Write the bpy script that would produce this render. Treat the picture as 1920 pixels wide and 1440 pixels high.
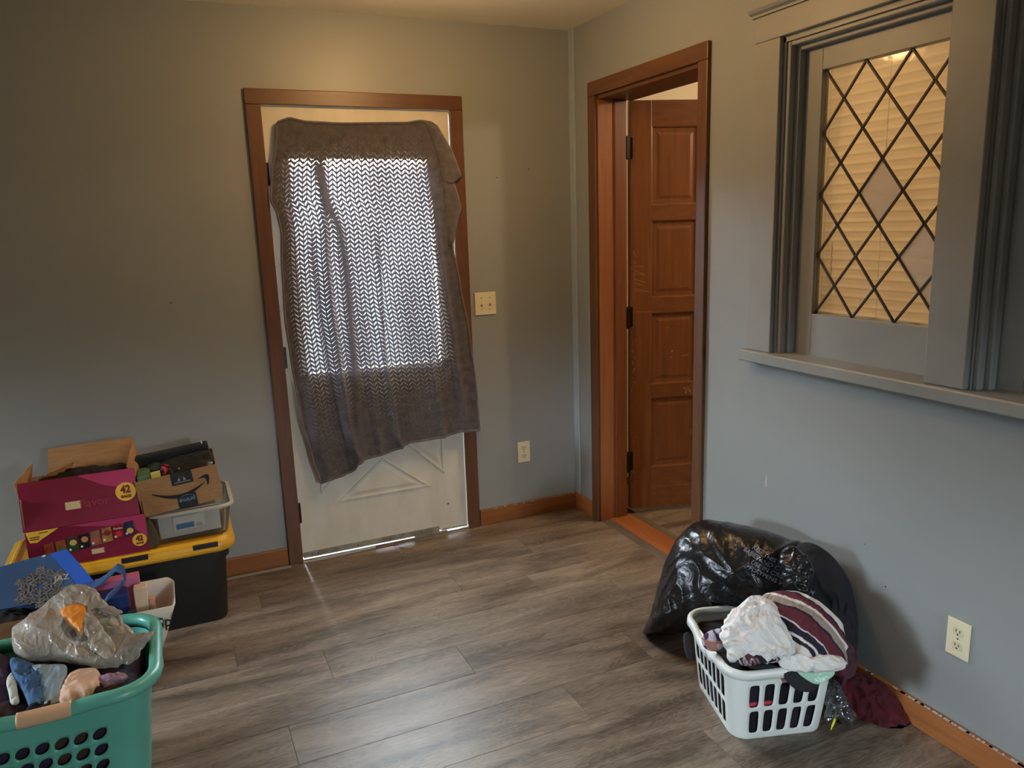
import bpy, bmesh, math, random
from math import pi, sin, cos, radians, sqrt, atan2, exp
from mathutils import Vector, Matrix, noise
random.seed(7)
for o in list(bpy.data.objects): bpy.data.objects.remove(o)
SC = bpy.context.scene; COL = SC.collection

# ---------------- camera (solved from the door, switch plates and outlets) ----------------
CAM = Vector((-2.01887, -3.68035, 1.59532))
RX = Vector((0.9105049, -0.41219369, -0.03282056)); RU = Vector((0.11304671, 0.17178947, 0.97862598)); RF = Vector((0.39774523, 0.89475401, -0.2030123))
FPX = 1441.137
cd = bpy.data.cameras.new('camera'); cam = bpy.data.objects.new('camera', cd); COL.objects.link(cam)
cam.matrix_world = Matrix(((RX.x, RU.x, -RF.x, CAM.x), (RX.y, RU.y, -RF.y, CAM.y), (RX.z, RU.z, -RF.z, CAM.z), (0, 0, 0, 1)))
cd.sensor_width = 36; cd.lens = FPX * 36 / 1920; cd.clip_start = .05; SC.camera = cam
SC.view_settings.view_transform = 'Standard'; SC.view_settings.look = 'None'
SC.view_settings.exposure = 0; SC.view_settings.gamma = 1; SC.view_settings.use_curve_mapping = False

# ---------------- sky ----------------
W = bpy.data.worlds.new('sky'); SC.world = W; W.use_nodes = True
nt = W.node_tree; nt.nodes.clear()
tc = nt.nodes.new('ShaderNodeTexCoord'); sx = nt.nodes.new('ShaderNodeSeparateXYZ'); cr = nt.nodes.new('ShaderNodeValToRGB')
mr = nt.nodes.new('ShaderNodeMapRange'); mr.inputs[1].default_value = -.3; mr.inputs[2].default_value = .7
bg = nt.nodes.new('ShaderNodeBackground'); ow = nt.nodes.new('ShaderNodeOutputWorld')
nt.links.new(tc.outputs['Generated'], sx.inputs[0]); nt.links.new(sx.outputs[2], mr.inputs[0]); nt.links.new(mr.outputs[0], cr.inputs[0])
nt.links.new(cr.outputs[0], bg.inputs[0]); nt.links.new(bg.outputs[0], ow.inputs[0])
e = cr.color_ramp.elements
e[0].position = .12; e[0].color = (.006, .0065, .007, 1); e[1].position = .62; e[1].color = (.80, .92, 1, 1)
for p_, c_ in ((.25, (.009, .010, .012, 1)), (.37, (.018, .021, .026, 1)), (.47, (.70, .80, .93, 1))):
    k = e.new(p_); k.color = c_
SKY = 130
bg.inputs[1].default_value = SKY

# ---------------- lamps ----------------
def portal(loc, rot, sx_, sy_):
    l = bpy.data.lights.new('window_portal', 'AREA'); l.shape = 'RECTANGLE'; l.size = sx_; l.size_y = sy_
    l.cycles.is_portal = True
    o = bpy.data.objects.new('window_portal', l); o.location = loc; o.rotation_euler = rot; COL.objects.link(o)
YF_W = -5.36
portal((-6.57, -1.05, 1.3), (0, radians(-90), 0), .9, 1.0)     # unseen window in the left wall, placed and sized to light the right wall
portal((-1.11, .07, 1.42), (radians(-90), 0, 0), .68, 1.0)       # glass of the back door
portal((-.60, YF_W, 1.40), (radians(90), 0, 0), .42, .6)      # unseen window added in the front wall for fill light
def point(name, loc, col, watt, r):
    l = bpy.data.lights.new(name, 'POINT'); l.color = col; l.energy = watt; l.shadow_soft_size = r
    o = bpy.data.objects.new(name, l); o.location = loc; COL.objects.link(o)
point('ceiling_lamp', (-1.0, -1.0, 2.39), (1, .60, .25), 22, .10)
point('hall_lamp', (1.45, -1.30, 2.36), (1, .77, .50), 50, .06)

# ---------------- materials ----------------
def srgb(r, g, b):
    f = lambda c: (c / 255 / 12.92) if c / 255 <= .04045 else ((c / 255 + .055) / 1.055) ** 2.4
    return (f(r), f(g), f(b), 1)
class MT:
    def __init__(s, name):
        s.m = bpy.data.materials.new(name); s.m.use_nodes = True; s.t = s.m.node_tree
        s.b = s.t.nodes['Principled BSDF']; s.out = s.t.nodes['Material Output']
    def n(s, t, **kw):
        x = s.t.nodes.new(t)
        for k, v in kw.items(): setattr(x, k, v)
        return x
    def l(s, a, b): s.t.links.new(a, b)
    def math(s, op, a, b=None, c=None):
        x = s.n('ShaderNodeMath', operation=op)
        for i, v in enumerate((a, b, c)):
            if v is None: continue
            if isinstance(v, (int, float)): x.inputs[i].default_value = v
            else: s.l(v, x.inputs[i])
        return x.outputs[0]
def mat(name, col, rough=.5, col2=None, nscale=8, stretch=(1, 1, 1), bump=0, bscale=60, bstretch=None, metal=0, spec=.5, trans=0, coat=0, sheen=0, detail=4, contrast=(.35, .65), bdist=.002):
    M = MT(name); b = M.b
    b.inputs['Base Color'].default_value = col; b.inputs['Roughness'].default_value = rough
    b.inputs['Metallic'].default_value = metal; b.inputs['Specular IOR Level'].default_value = spec
    b.inputs['Coat Weight'].default_value = coat; b.inputs['Sheen Weight'].default_value = sheen
    tcn = M.n('ShaderNodeTexCoord')
    def nz(sc, st, det=detail):
        mp = M.n('ShaderNodeMapping'); mp.inputs[3].default_value = st
        nn = M.n('ShaderNodeTexNoise'); nn.inputs['Scale'].default_value = sc; nn.inputs['Detail'].default_value = det
        M.l(tcn.outputs['Object'], mp.inputs[0]); M.l(mp.outputs[0], nn.inputs[0]); return nn.outputs[0]
    if col2:
        r = M.n('ShaderNodeValToRGB'); r.color_ramp.elements[0].color = col; r.color_ramp.elements[1].color = col2
        r.color_ramp.elements[0].position, r.color_ramp.elements[1].position = contrast
        M.l(nz(nscale, stretch), r.inputs[0]); M.l(r.outputs[0], b.inputs['Base Color'])
    if bump:
        bn = M.n('ShaderNodeBump'); bn.inputs['Strength'].default_value = bump; bn.inputs['Distance'].default_value = bdist
        M.l(nz(bscale, bstretch or stretch), bn.inputs['Height']); M.l(bn.outputs[0], b.inputs['Normal'])
    if trans:
        tr = M.n('ShaderNodeBsdfTranslucent'); mx = M.n('ShaderNodeMixShader'); mx.inputs[0].default_value = trans
        if col2: M.l(r.outputs[0], tr.inputs[0])
        else: tr.inputs[0].default_value = col
        M.l(b.outputs[0], mx.inputs[1]); M.l(tr.outputs[0], mx.inputs[2]); M.l(mx.outputs[0], M.out.inputs[0])
    return M.m
def glass(name, tint, refl=.10, milky=0, milk=(.8, .8, .8, 1), bump=0, bscale=80, rough=.03):
    M = MT(name); M.t.nodes.remove(M.b)
    t = M.n('ShaderNodeBsdfTransparent'); t.inputs[0].default_value = tint
    g = M.n('ShaderNodeBsdfGlossy'); g.inputs['Roughness'].default_value = rough
    fr = M.n('ShaderNodeFresnel'); fr.inputs[0].default_value = 1.45
    f = M.math('MULTIPLY', fr.outputs[0], refl * 10)
    mx = M.n('ShaderNodeMixShader'); M.l(f, mx.inputs[0]); M.l(t.outputs[0], mx.inputs[1]); M.l(g.outputs[0], mx.inputs[2]); last = mx.outputs[0]
    if bump:
        tcn = M.n('ShaderNodeTexCoord'); nn = M.n('ShaderNodeTexNoise'); nn.inputs['Scale'].default_value = bscale
        bn = M.n('ShaderNodeBump'); bn.inputs['Strength'].default_value = bump; bn.inputs['Distance'].default_value = .002
        M.l(tcn.outputs['Object'], nn.inputs[0]); M.l(nn.outputs[0], bn.inputs['Height']); M.l(bn.outputs[0], g.inputs['Normal'])
    if milky:
        d = M.n('ShaderNodeBsdfDiffuse'); d.inputs[0].default_value = milk; tl = M.n('ShaderNodeBsdfTranslucent'); tl.inputs[0].default_value = milk
        a = M.n('ShaderNodeAddShader'); a2 = M.n('ShaderNodeMixShader'); a2.inputs[0].default_value = .5
        M.l(d.outputs[0], a2.inputs[1]); M.l(tl.outputs[0], a2.inputs[2])
        m2 = M.n('ShaderNodeMixShader'); m2.inputs[0].default_value = milky
        M.l(last, m2.inputs[1]); M.l(a2.outputs[0], m2.inputs[2]); last = m2.outputs[0]; M.t.nodes.remove(a)
    M.l(last, M.out.inputs[0]); return M.m
def attr_mat(name, rough=.8, bump=.3, bscale=120, trans=0, spec=.3):
    M = MT(name); a = M.n('ShaderNodeAttribute'); a.attribute_name = 'Col'
    M.l(a.outputs[0], M.b.inputs['Base Color']); M.b.inputs['Roughness'].default_value = rough; M.b.inputs['Specular IOR Level'].default_value = spec
    nn = M.n('ShaderNodeTexNoise'); nn.inputs['Scale'].default_value = bscale; tcn = M.n('ShaderNodeTexCoord'); bn = M.n('ShaderNodeBump')
    bn.inputs['Strength'].default_value = bump; bn.inputs['Distance'].default_value = .002
    M.l(tcn.outputs['Object'], nn.inputs[0]); M.l(nn.outputs[0], bn.inputs['Height']); M.l(bn.outputs[0], M.b.inputs['Normal'])
    return M.m

def plank_mat():
    M = MT('grey_oak_vinyl'); tcn = M.n('ShaderNodeTexCoord'); oi = M.n('ShaderNodeObjectInfo')
    off = M.n('ShaderNodeCombineXYZ')
    M.l(M.math('MULTIPLY', oi.outputs['Random'], 37.0), off.inputs[0]); M.l(M.math('MULTIPLY', oi.outputs['Random'], 91.0), off.inputs[1])
    add = M.n('ShaderNodeVectorMath', operation='ADD'); M.l(tcn.outputs['Object'], add.inputs[0]); M.l(off.outputs[0], add.inputs[1])
    def nz(sc, st, det=5, dist=0, rough=.55):
        mp = M.n('ShaderNodeMapping'); mp.inputs[3].default_value = st; nn = M.n('ShaderNodeTexNoise')
        nn.inputs['Scale'].default_value = sc; nn.inputs['Detail'].default_value = det; nn.inputs['Distortion'].default_value = dist; nn.inputs['Roughness'].default_value = rough
        M.l(add.outputs[0], mp.inputs[0]); M.l(mp.outputs[0], nn.inputs[0]); return nn.outputs[0]
    broad = nz(2.6, (.75, 3.8, 1), 4, .5); fine = nz(15, (1, 13, 1), 8, .5, .75); warp = nz(2.6, (.9, 4.6, 1), 3, 1.2)
    rings = M.math('FRACT', M.math('MULTIPLY', warp, 13))
    rings = M.math('ABSOLUTE', M.math('SUBTRACT', rings, .5))
    v = M.math('ADD', M.math('MULTIPLY', broad, .66), M.math('MULTIPLY', fine, .50))
    v = M.math('ADD', v, M.math('MULTIPLY', rings, .17))
    v = M.math('ADD', v, M.math('MULTIPLY', oi.outputs['Random'], .05))
    r = M.n('ShaderNodeValToRGB'); el = r.color_ramp.elements
    el[0].position = .47; el[0].color = (.070, .050, .036, 1); el[1].position = .82; el[1].color = (.34, .27, .20, 1)
    for p_, c_ in ((.57, (.125, .094, .069, 1)), (.64, (.185, .143, .107, 1)), (.74, (.255, .20, .152, 1))):
        k = el.new(p_); k.color = c_
    M.l(v, r.inputs[0]); M.l(r.outputs[0], M.b.inputs['Base Color']); M.b.inputs['Roughness'].default_value = .42; M.b.inputs['Specular IOR Level'].default_value = .4
    bn = M.n('ShaderNodeBump'); bn.inputs['Strength'].default_value = .25; bn.inputs['Distance'].default_value = .001
    M.l(fine, bn.inputs['Height']); M.l(bn.outputs[0], M.b.inputs['Normal']); return M.m

def wood(name, c1, c2, axis=2, rough=.38, wear=0):
    st = [14, 14, 14]; st[axis] = 1.0
    return mat(name, c1, rough, c2, 3.0, tuple(st), bump=.12, bscale=8, contrast=(.3, .72), detail=8)

def wall_paint():
    M = MT('blue_grey_wall_paint'); g = M.n('ShaderNodeNewGeometry'); nn = M.n('ShaderNodeTexNoise'); nn.inputs['Scale'].default_value = 1.3; nn.inputs['Detail'].default_value = 3
    r = M.n('ShaderNodeValToRGB'); r.color_ramp.elements[0].position = .3; r.color_ramp.elements[1].position = .7
    r.color_ramp.elements[0].color = srgb(142, 146, 144); r.color_ramp.elements[1].color = srgb(148, 151, 149)
    M.l(g.outputs['Position'], nn.inputs[0]); M.l(nn.outputs[0], r.inputs[0]); M.l(r.outputs[0], M.b.inputs['Base Color'])
    M.b.inputs['Roughness'].default_value = .42; M.b.inputs['Specular IOR Level'].default_value = .5
    n2 = M.n('ShaderNodeTexNoise'); n2.inputs['Scale'].default_value = 130; bn = M.n('ShaderNodeBump'); bn.inputs['Strength'].default_value = .12; bn.inputs['Distance'].default_value = .001
    M.l(g.outputs['Position'], n2.inputs[0]); M.l(n2.outputs[0], bn.inputs['Height']); M.l(bn.outputs[0], M.b.inputs['Normal']); return M.m

MAT = dict(
    wall=wall_paint(),
    trimpaint=mat('grey_trim_paint', srgb(140, 142, 138), .42, srgb(149, 150, 146), 3, bump=.1, bscale=60),
    ceil=mat('cream_ceiling_paint', srgb(240, 228, 200), .9, bump=.2, bscale=90),
    hallwall=mat('cream_hall_paint', srgb(232, 218, 196), .8, bump=.1, bscale=90),
    plank=plank_mat(), subfloor=mat('dark_subfloor', (.03, .025, .02, 1), .9),
    casing=wood('stained_casing_wood', srgb(88, 56, 34), srgb(106, 70, 44)),
    casing_h=wood('stained_casing_wood_level', srgb(88, 56, 34), srgb(106, 70, 44), 0),
    casing_y=wood('stained_casing_wood_cross', srgb(88, 56, 34), srgb(106, 70, 44), 1),
    jamb=wood('orange_jamb_wood', srgb(132, 80, 46), srgb(152, 96, 58)),
    stopw=wood('brown_stop_wood', srgb(104, 60, 34), srgb(124, 74, 44)),
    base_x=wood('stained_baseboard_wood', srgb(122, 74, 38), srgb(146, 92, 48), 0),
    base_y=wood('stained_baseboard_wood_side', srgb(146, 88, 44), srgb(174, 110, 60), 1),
    thresh=wood('orange_threshold_wood', srgb(142, 82, 44), srgb(170, 106, 62), 1, .35),
    strip=mat('grey_brown_transition_strip', srgb(92, 82, 72), .5, srgb(110, 98, 86), 6, (4, 1, 4)),
    door2=wood('varnished_door_wood', srgb(104, 62, 34), srgb(126, 78, 44), 2, .36),
    door2h=wood('varnished_rail_wood', srgb(104, 62, 34), srgb(126, 78, 44), 0, .36),
    scuff=mat('bare_wood_scratch', srgb(214, 176, 128), .7),
    hinge=mat('dark_bronze', srgb(38, 32, 26), .4, metal=.7),
    doorwhite=mat('aged_white_door_paint', srgb(214, 210, 196), .45, srgb(204, 199, 183), 4, (3, 1, 1), bump=.08, bscale=40),
    sweep=mat('dirty_door_sweep', srgb(150, 145, 132), .6, srgb(120, 112, 98), 20, bump=.4, bscale=60),
    screw=mat('dull_screw', srgb(90, 82, 70), .4, metal=.8),
    chip=mat('peeled_white_paint', srgb(190, 186, 176), .7),
    plate=mat('ivory_plate', srgb(226, 216, 182), .35), ivory2=mat('ivory_device', srgb(214, 203, 168), .35),
    slot=mat('black_slot', (.012, .01, .008, 1), .6),
    wglass=glass('pane_glass', (.95, .95, .94, 1), .035, milky=.05, milk=srgb(200, 190, 176), bump=.15, bscale=35, rough=.08),
    tglass=glass('textured_pane_glass', (.85, .85, .85, 1), .28, milky=.5, milk=srgb(240, 236, 232), bump=1.0, bscale=160, rough=.12),
    dglass=glass('door_glass', (.97, .98, .98, 1), .05),
    came=mat('lead_came', srgb(52, 42, 30), .5, metal=.3),
    blind=mat('cream_blind_slat', srgb(248, 238, 218), .6, trans=.78),
    cord=mat('white_cord', srgb(236, 228, 208), .6),
)

# ---------------- mesh helpers ----------------
class MB:
    def __init__(s): s.v = []; s.f = []; s.mi = []; s.cur = 0
    def add(s, vs, fs):
        b = len(s.v); s.v += [Vector(v) for v in vs]
        for f in fs: s.f.append([b + i for i in f]); s.mi.append(s.cur)
        return s
    def box(s, a, b, bev=0):
        x0, x1 = sorted((a[0], b[0])); y0, y1 = sorted((a[1], b[1])); z0, z1 = sorted((a[2], b[2]))
        if not bev:
            vs = [(x, y, z) for z in (z0, z1) for y in (y0, y1) for x in (x0, x1)]
            return s.add(vs, [(0, 2, 3, 1), (4, 5, 7, 6), (0, 1, 5, 4), (2, 6, 7, 3), (0, 4, 6, 2), (1, 3, 7, 5)])
        bm = bmesh.new(); bmesh.ops.create_cube(bm, size=1)
        for v in bm.verts: v.co = Vector(((x0 + x1) / 2 + v.co.x * (x1 - x0), (y0 + y1) / 2 + v.co.y * (y1 - y0), (z0 + z1) / 2 + v.co.z * (z1 - z0)))
        bmesh.ops.bevel(bm, geom=bm.edges[:], offset=bev, segments=2, affect='EDGES', profile=.5)
        bm.verts.index_update(); s.add([v.co.copy() for v in bm.verts], [[v.index for v in f.verts] for f in bm.faces]); bm.free(); return s
    def obox(s, o, X, Y, Z, bev=0):   # oriented box: corner and three edge vectors
        t = MB().box((0, 0, 0), (X.length, Y.length, Z.length), bev); x, y, z = X.normalized(), Y.normalized(), Z.normalized()
        return s.add([o + x * v.x + y * v.y + z * v.z for v in t.v], t.f)
    def quad(s, *p): return s.add(p, [tuple(range(len(p)))])
    def tube(s, pts, r, n=8, closed=False, caps=True):
        pts = [Vector(p) for p in pts]; N = len(pts); rr = r if isinstance(r, (list, tuple)) else [r] * N
        up = None; vs = []
        for i in range(N):
            a = pts[(i - 1) % N] if (closed or i) else pts[0]; b = pts[(i + 1) % N] if (closed or i < N - 1) else pts[-1]
            t = (b - a).normalized()
            if up is None: up = t.orthogonal().normalized()
            up = (up - t * up.dot(t)).normalized(); w = t.cross(up)
            vs += [pts[i] + (up * cos(2 * pi * k / n) + w * sin(2 * pi * k / n)) * rr[i] for k in range(n)]
        fs = [(i * n + k, i * n + (k + 1) % n, ((i + 1) % N) * n + (k + 1) % n, ((i + 1) % N) * n + k) for i in range(N if closed else N - 1) for k in range(n)]
        if not closed and caps: fs += [tuple(range(n))[::-1], tuple((N - 1) * n + k for k in range(n))]
        return s.add(vs, fs)
    def ribbon(s, pts, wv, th=.002):  # flat strap: width vector per point
        pts = [Vector(p) for p in pts]; vs = []
        for i, p in enumerate(pts):
            w = Vector(wv[i] if isinstance(wv, list) else wv) / 2; t = (pts[min(i + 1, len(pts) - 1)] - pts[max(i - 1, 0)]).normalized(); n = t.cross(w).normalized() * th / 2
            vs += [p - w - n, p + w - n, p + w + n, p - w + n]
        fs = [(4 * i + k, 4 * i + (k + 1) % 4, 4 * i + 4 + (k + 1) % 4, 4 * i + 4 + k) for i in range(len(pts) - 1) for k in range(4)]
        return s.add(vs, fs + [(3, 2, 1, 0), tuple(4 * (len(pts) - 1) + k for k in range(4))])
    def prism(s, poly, n):            # polygon extruded by vector n
        n = Vector(n); m = len(poly); p = [Vector(q) for q in poly]
        return s.add(p + [q + n for q in p], [tuple(range(m))[::-1], tuple(range(m, 2 * m))] + [(i, (i + 1) % m, m + (i + 1) % m, m + i) for i in range(m)])
    def loft(s, loops, cap0=False, cap1=False, closed=True):
        n = len(loops[0]); vs = [v for l in loops for v in l]
        fs = [(i * n + k, i * n + (k + 1) % n, (i + 1) * n + (k + 1) % n, (i + 1) * n + k) for i in range(len(loops) - 1) for k in range(n if closed else n - 1)]
        if cap0: fs.append(tuple(range(n))[::-1])
        if cap1: fs.append(tuple((len(loops) - 1) * n + k for k in range(n)))
        return s.add(vs, fs)
def wloc(o):
    l = Vector(o.location); 
    while o.parent: o = o.parent; l += Vector(o.location)
    return l
def build(name, mb, m, parent=None, smooth=False, label=None, cat=None, group=None, kind=None, col=None, loc=None, solid=0, weld=False, fixn=True, angle=None, uv=None):
    L = wloc(parent) if parent else Vector(loc or (0, 0, 0))
    me = bpy.data.meshes.new(name); me.from_pydata([v - L for v in mb.v], [], mb.f)
    for x in (m if isinstance(m, (list, tuple)) else [m]): me.materials.append(x)
    if isinstance(m, (list, tuple)): me.polygons.foreach_set('material_index', mb.mi)
    if col:
        ca = me.color_attributes.new('Col', 'FLOAT_COLOR', 'POINT')
        ca.data.foreach_set('color', [c for q in col for c in q])
    if uv:
        ul = me.uv_layers.new(name='UVMap')
        ul.data.foreach_set('uv', [c for lp in me.loops for c in uv[lp.vertex_index]])
    if weld or fixn:
        bm = bmesh.new(); bm.from_mesh(me)
        if weld: bmesh.ops.remove_doubles(bm, verts=bm.verts, dist=1e-5)
        if fixn: bmesh.ops.recalc_face_normals(bm, faces=bm.faces)
        bm.to_mesh(me); bm.free()
    if smooth: me.polygons.foreach_set('use_smooth', [True] * len(me.polygons))
    if angle: me.polygons.foreach_set('use_smooth', [True] * len(me.polygons)); me.set_sharp_from_angle(angle=radians(angle))
    o = bpy.data.objects.new(name, me); COL.objects.link(o)
    if parent: o.parent = parent
    else: o.location = L
    tag(o, label, cat, group, kind)
    if solid: md = o.modifiers.new('s', 'SOLIDIFY'); md.thickness = solid; md.offset = 0
    return o
def tag(o, label=None, cat=None, group=None, kind=None):
    if label: o['label'] = label
    if cat: o['category'] = cat
    if group: o['group'] = group
    if kind: o['kind'] = kind
    return o
def thing(name, label, cat, loc, group=None):
    o = bpy.data.objects.new(name, None); COL.objects.link(o); o.location = loc; o.empty_display_size = .05
    return tag(o, label, cat, group)
def struct_root(name, loc):
    o = bpy.data.objects.new(name, None); COL.objects.link(o); o.location = loc; o.empty_display_size = .05
    o['kind'] = 'structure'; return o
def struct(name, mb, m, parent=None, **kw):
    return build(name, mb, m, parent, kind=None if parent else 'structure', **kw)
# a measured photograph ray meets a real plane: used to read positions of soft things
def ray(x, y): return RX * ((x - 960) / FPX) + RU * ((720 - y) / FPX) + RF
def onplane(x, y, o, n):
    d = ray(x, y); o = Vector(o); n = Vector(n); return CAM + d * (n.dot(o - CAM) / n.dot(d))
def txt(body, size, o, ux, uy, n, off=.0008, bold=0, align='CENTER', sx=1.0):
    cu = bpy.data.curves.new('t', 'FONT'); cu.body = body; cu.size = size; cu.align_x = align; cu.align_y = 'CENTER'; cu.offset = bold; cu.resolution_u = 3
    ob = bpy.data.objects.new('t', cu); COL.objects.link(ob); dg = bpy.context.evaluated_depsgraph_get(); dg.update()
    me = bpy.data.meshes.new_from_object(ob.evaluated_get(dg)); ux = Vector(ux); uy = Vector(uy); n = Vector(n)
    mb = MB().add([Vector(o) + ux * v.co.x * sx + uy * v.co.y + n * off for v in me.vertices], [tuple(p.vertices) for p in me.polygons])
    bpy.data.objects.remove(ob); bpy.data.curves.remove(cu); bpy.data.meshes.remove(me); return mb
def merge(*mbs):
    r = MB()
    for m in mbs: r.add(m.v, m.f)
    return r
def disc(o, ux, uy, n, r, off=.0006, seg=32, ry=None):
    return MB().quad(*[Vector(o) + Vector(ux) * r * cos(2 * pi * k / seg) + Vector(uy) * (ry or r) * sin(2 * pi * k / seg) + Vector(n) * off for k in range(seg)])
def catmull(P, n):
    P = [Vector(p) for p in P]; m = len(P); out = []
    L = [0]
    for i in range(m): L.append(L[-1] + (P[(i + 1) % m] - P[i]).length)
    j = 0
    for k in range(n):
        t = L[-1] * k / n
        while L[j + 1] < t: j += 1
        u = (t - L[j]) / max(L[j + 1] - L[j], 1e-9); a, b, c, d = P[(j - 1) % m], P[j], P[(j + 1) % m], P[(j + 2) % m]
        out.append(.5 * ((2 * b) + (c - a) * u + (2 * a - 5 * b + 4 * c - d) * u * u + (3 * b - a - 3 * c + d) * u ** 3))
    return out
def crumple(p, s, seed, kind='ridge'):
    q = p * s + Vector((seed * 3.1, seed * 7.7, seed * 1.3)); w = noise.noise_vector(q * .6) * 1.1; q = q + w
    if kind == 'soft': return noise.fractal(q, 1, 2, 3)
    a = noise.noise(q); b = noise.noise(q * 2.3 + Vector((9, 2, 5)))
    return (1 - abs(a) * 2.4) * .65 + (1 - abs(b) * 2.4) * .35 - .35
def blob(outline, n, hf, hb, amp=.008, scale=12, seed=1, nr=44, na=180, p=2.4, kind='ridge', colfn=None, clip=None, center=None, hfn=None, edge=.0):
    n = Vector(n).normalized(); O = catmull(outline, na); c = Vector(center) if center else sum(O, Vector()) / na
    vs = []; cols = []; mb = MB()
    for side, H in ((1, hf), (-1, hb)):
        for k in range(nr + 1):
            if side < 0 and k == nr: continue
            r = sin(pi / 2 * k / nr)
            for i in range(na):
                q = c + (O[i] - c) * r; h = H * sqrt(max(0, 1 - r ** p))
                if hfn and side > 0: h *= hfn(q)
                d = crumple(q, scale, seed, kind) * amp * (min(1, (1 - r) * 6 + .25))
                v = q + n * (side * h + d) + (O[i] - c).normalized() * crumple(q, scale * .8, seed + 5, kind) * amp * edge * r
                if clip: v = clip(v)
                vs.append(v)
                if colfn: cols.append(colfn(q))
    F = []; A = lambda k, i: k * na + i % na; Bk = lambda k, i: (nr + 1) * na + k * na + i % na
    for k in range(nr):
        for i in range(na):
            F.append((A(k, i), A(k + 1, i), A(k + 1, i + 1), A(k, i + 1)))
            F.append((Bk(k, i), Bk(k, i + 1), (Bk(k + 1, i + 1) if k < nr - 1 else A(nr, i + 1)), (Bk(k + 1, i) if k < nr - 1 else A(nr, i))))
    mb.add(vs, F); mb.cols = cols; return mb
def rrect(w, d, rad, n=8, sides=(1, 1)):   # rounded rectangle, counter-clockwise from (-w/2+rad, -d/2)
    pts = []
    for (cx, cy, a0) in ((w / 2 - rad, -d / 2 + rad, -90), (w / 2 - rad, d / 2 - rad, 0), (-w / 2 + rad, d / 2 - rad, 90), (-w / 2 + rad, -d / 2 + rad, 180)):
        for k in range(n + 1):
            a = radians(a0 + 90 * k / n); pts.append(Vector((cx + rad * cos(a), cy + rad * sin(a), 0)))
    return pts

# =====================================================================
#                              STRUCTURE
# =====================================================================
H = 2.55; XL = -6.5; YF = -5.3; HX = 3.2; T = .145
CW = .066
DX0, DX1, DZ = -1.546, -.671, 2.145       # back door slab
f0 = MB().box((XL - .15, YF - .15, -.12), (.20, .10, -.0045)); floor = struct('floor', f0, MAT['subfloor'])
def planks(parent, x0, x1, y0, y1, joints):
    y = .17; k = 0
    rows = []
    while y > y0: rows.append(y); y -= .21
    for k, yt in enumerate(rows):
        yb = yt - .21
        if yt > y1 + .21: continue
        off = joints.get(k, random.uniform(0, 1.29)); x = off - 1.29 * 10
        while x < x1:
            a, b = max(x, x0), min(x + 1.29, x1); x += 1.29
            if b - a < .01: continue
            g = .0004; A, B_, C, D = a + g, b - g, max(yb, y0) + g, min(yt, y1) - g
            if D - C < .01: continue
            c = Vector(((A + B_) / 2, (C + D) / 2, 0)); w, d = (B_ - A) / 2, (D - C) / 2; e_ = .0007
            vs = [(-w, -d, -.004), (w, -d, -.004), (w, d, -.004), (-w, d, -.004), (-w, -d, -e_), (w, -d, -e_), (w, d, -e_), (-w, d, -e_), (-w + e_, -d + e_, 0), (w - e_, -d + e_, 0), (w - e_, d - e_, 0), (-w + e_, d - e_, 0)]
            fs = [(0, 1, 5, 4), (1, 2, 6, 5), (2, 3, 7, 6), (3, 0, 4, 7), (4, 5, 9, 8), (5, 6, 10, 9), (6, 7, 11, 10), (7, 4, 8, 11), (8, 9, 10, 11)]
            me = bpy.data.meshes.new('plank'); me.from_pydata(vs, [], fs); me.materials.append(MAT['plank'])
            o = bpy.data.objects.new('plank', me); o.parent = parent; o.location = c; COL.objects.link(o)
planks(floor, XL, .03, YF, .03, {2: -.50, 3: -.955, 4: -1.93, 5: -1.618, 6: -1.145, 7: -1.809, 8: -.90, 9: -1.55, 10: -.62})
f1 = MB().box((.20, -4.2, -.12), (HX, .10 + 1.2, -.0045)); floor2 = struct('floor_hall', f1, MAT['subfloor'])
planks(floor2, .235, 2.2, -3.0, .6, {2: .30, 3: .75, 4: .45, 5: .95})

def wallbox(segs): 
    m = MB()
    for a, b in segs: m.box(a, b)
    return m
# back wall with the door hole
bx0, bx1, bz = DX0 - .018, DX1 + .018, DZ + .02
struct('wall_back', wallbox([((XL - .15, 0, -.12), (bx0, .14, H + .1)), ((bx1, 0, -.12), (T, .14, H + .1)), ((bx0, 0, bz), (bx1, .14, H + .1))]), MAT['wall'])
# right wall with doorway and two window holes
oy0, oy1, oz = -.262, -1.082, 2.205
wz0, wz1 = 1.10, 2.185; w1a, w1b = -1.515, -2.225; w2a, w2b = -2.275, -2.985
struct('wall_right', wallbox([((0, 0, -.12), (T, oy0, H + .1)), ((0, oy0, oz), (T, oy1, H + .1)), ((0, oy1, -.12), (T, w1a, H + .1)),
    ((0, w1a, -.12), (T, w1b, wz0)), ((0, w1a, wz1), (T, w1b, H + .1)), ((0, w1b, -.12), (T, w2a, H + .1)),
    ((0, w2a, -.12), (T, w2b, wz0)), ((0, w2a, wz1), (T, w2b, H + .1)), ((0, w2b, -.12), (T, YF - .15, H + .1))]), MAT['wall'])
ly0, ly1 = -1.55, -.55; lz0, lz1 = .85, 1.75
struct('wall_left', wallbox([((XL - .15, .14, -.12), (XL, ly1, H + .1)), ((XL - .15, ly0, -.12), (XL, YF - .15, H + .1)), ((XL - .15, ly0, -.12), (XL, ly1, lz0)), ((XL - .15, ly0, lz1), (XL, ly1, H + .1))]), MAT['wall'])
w4 = struct_root('fill_window_4', (XL, (ly0 + ly1) / 2, lz0))  # unseen window, set and sized here to throw light on the right wall
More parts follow.
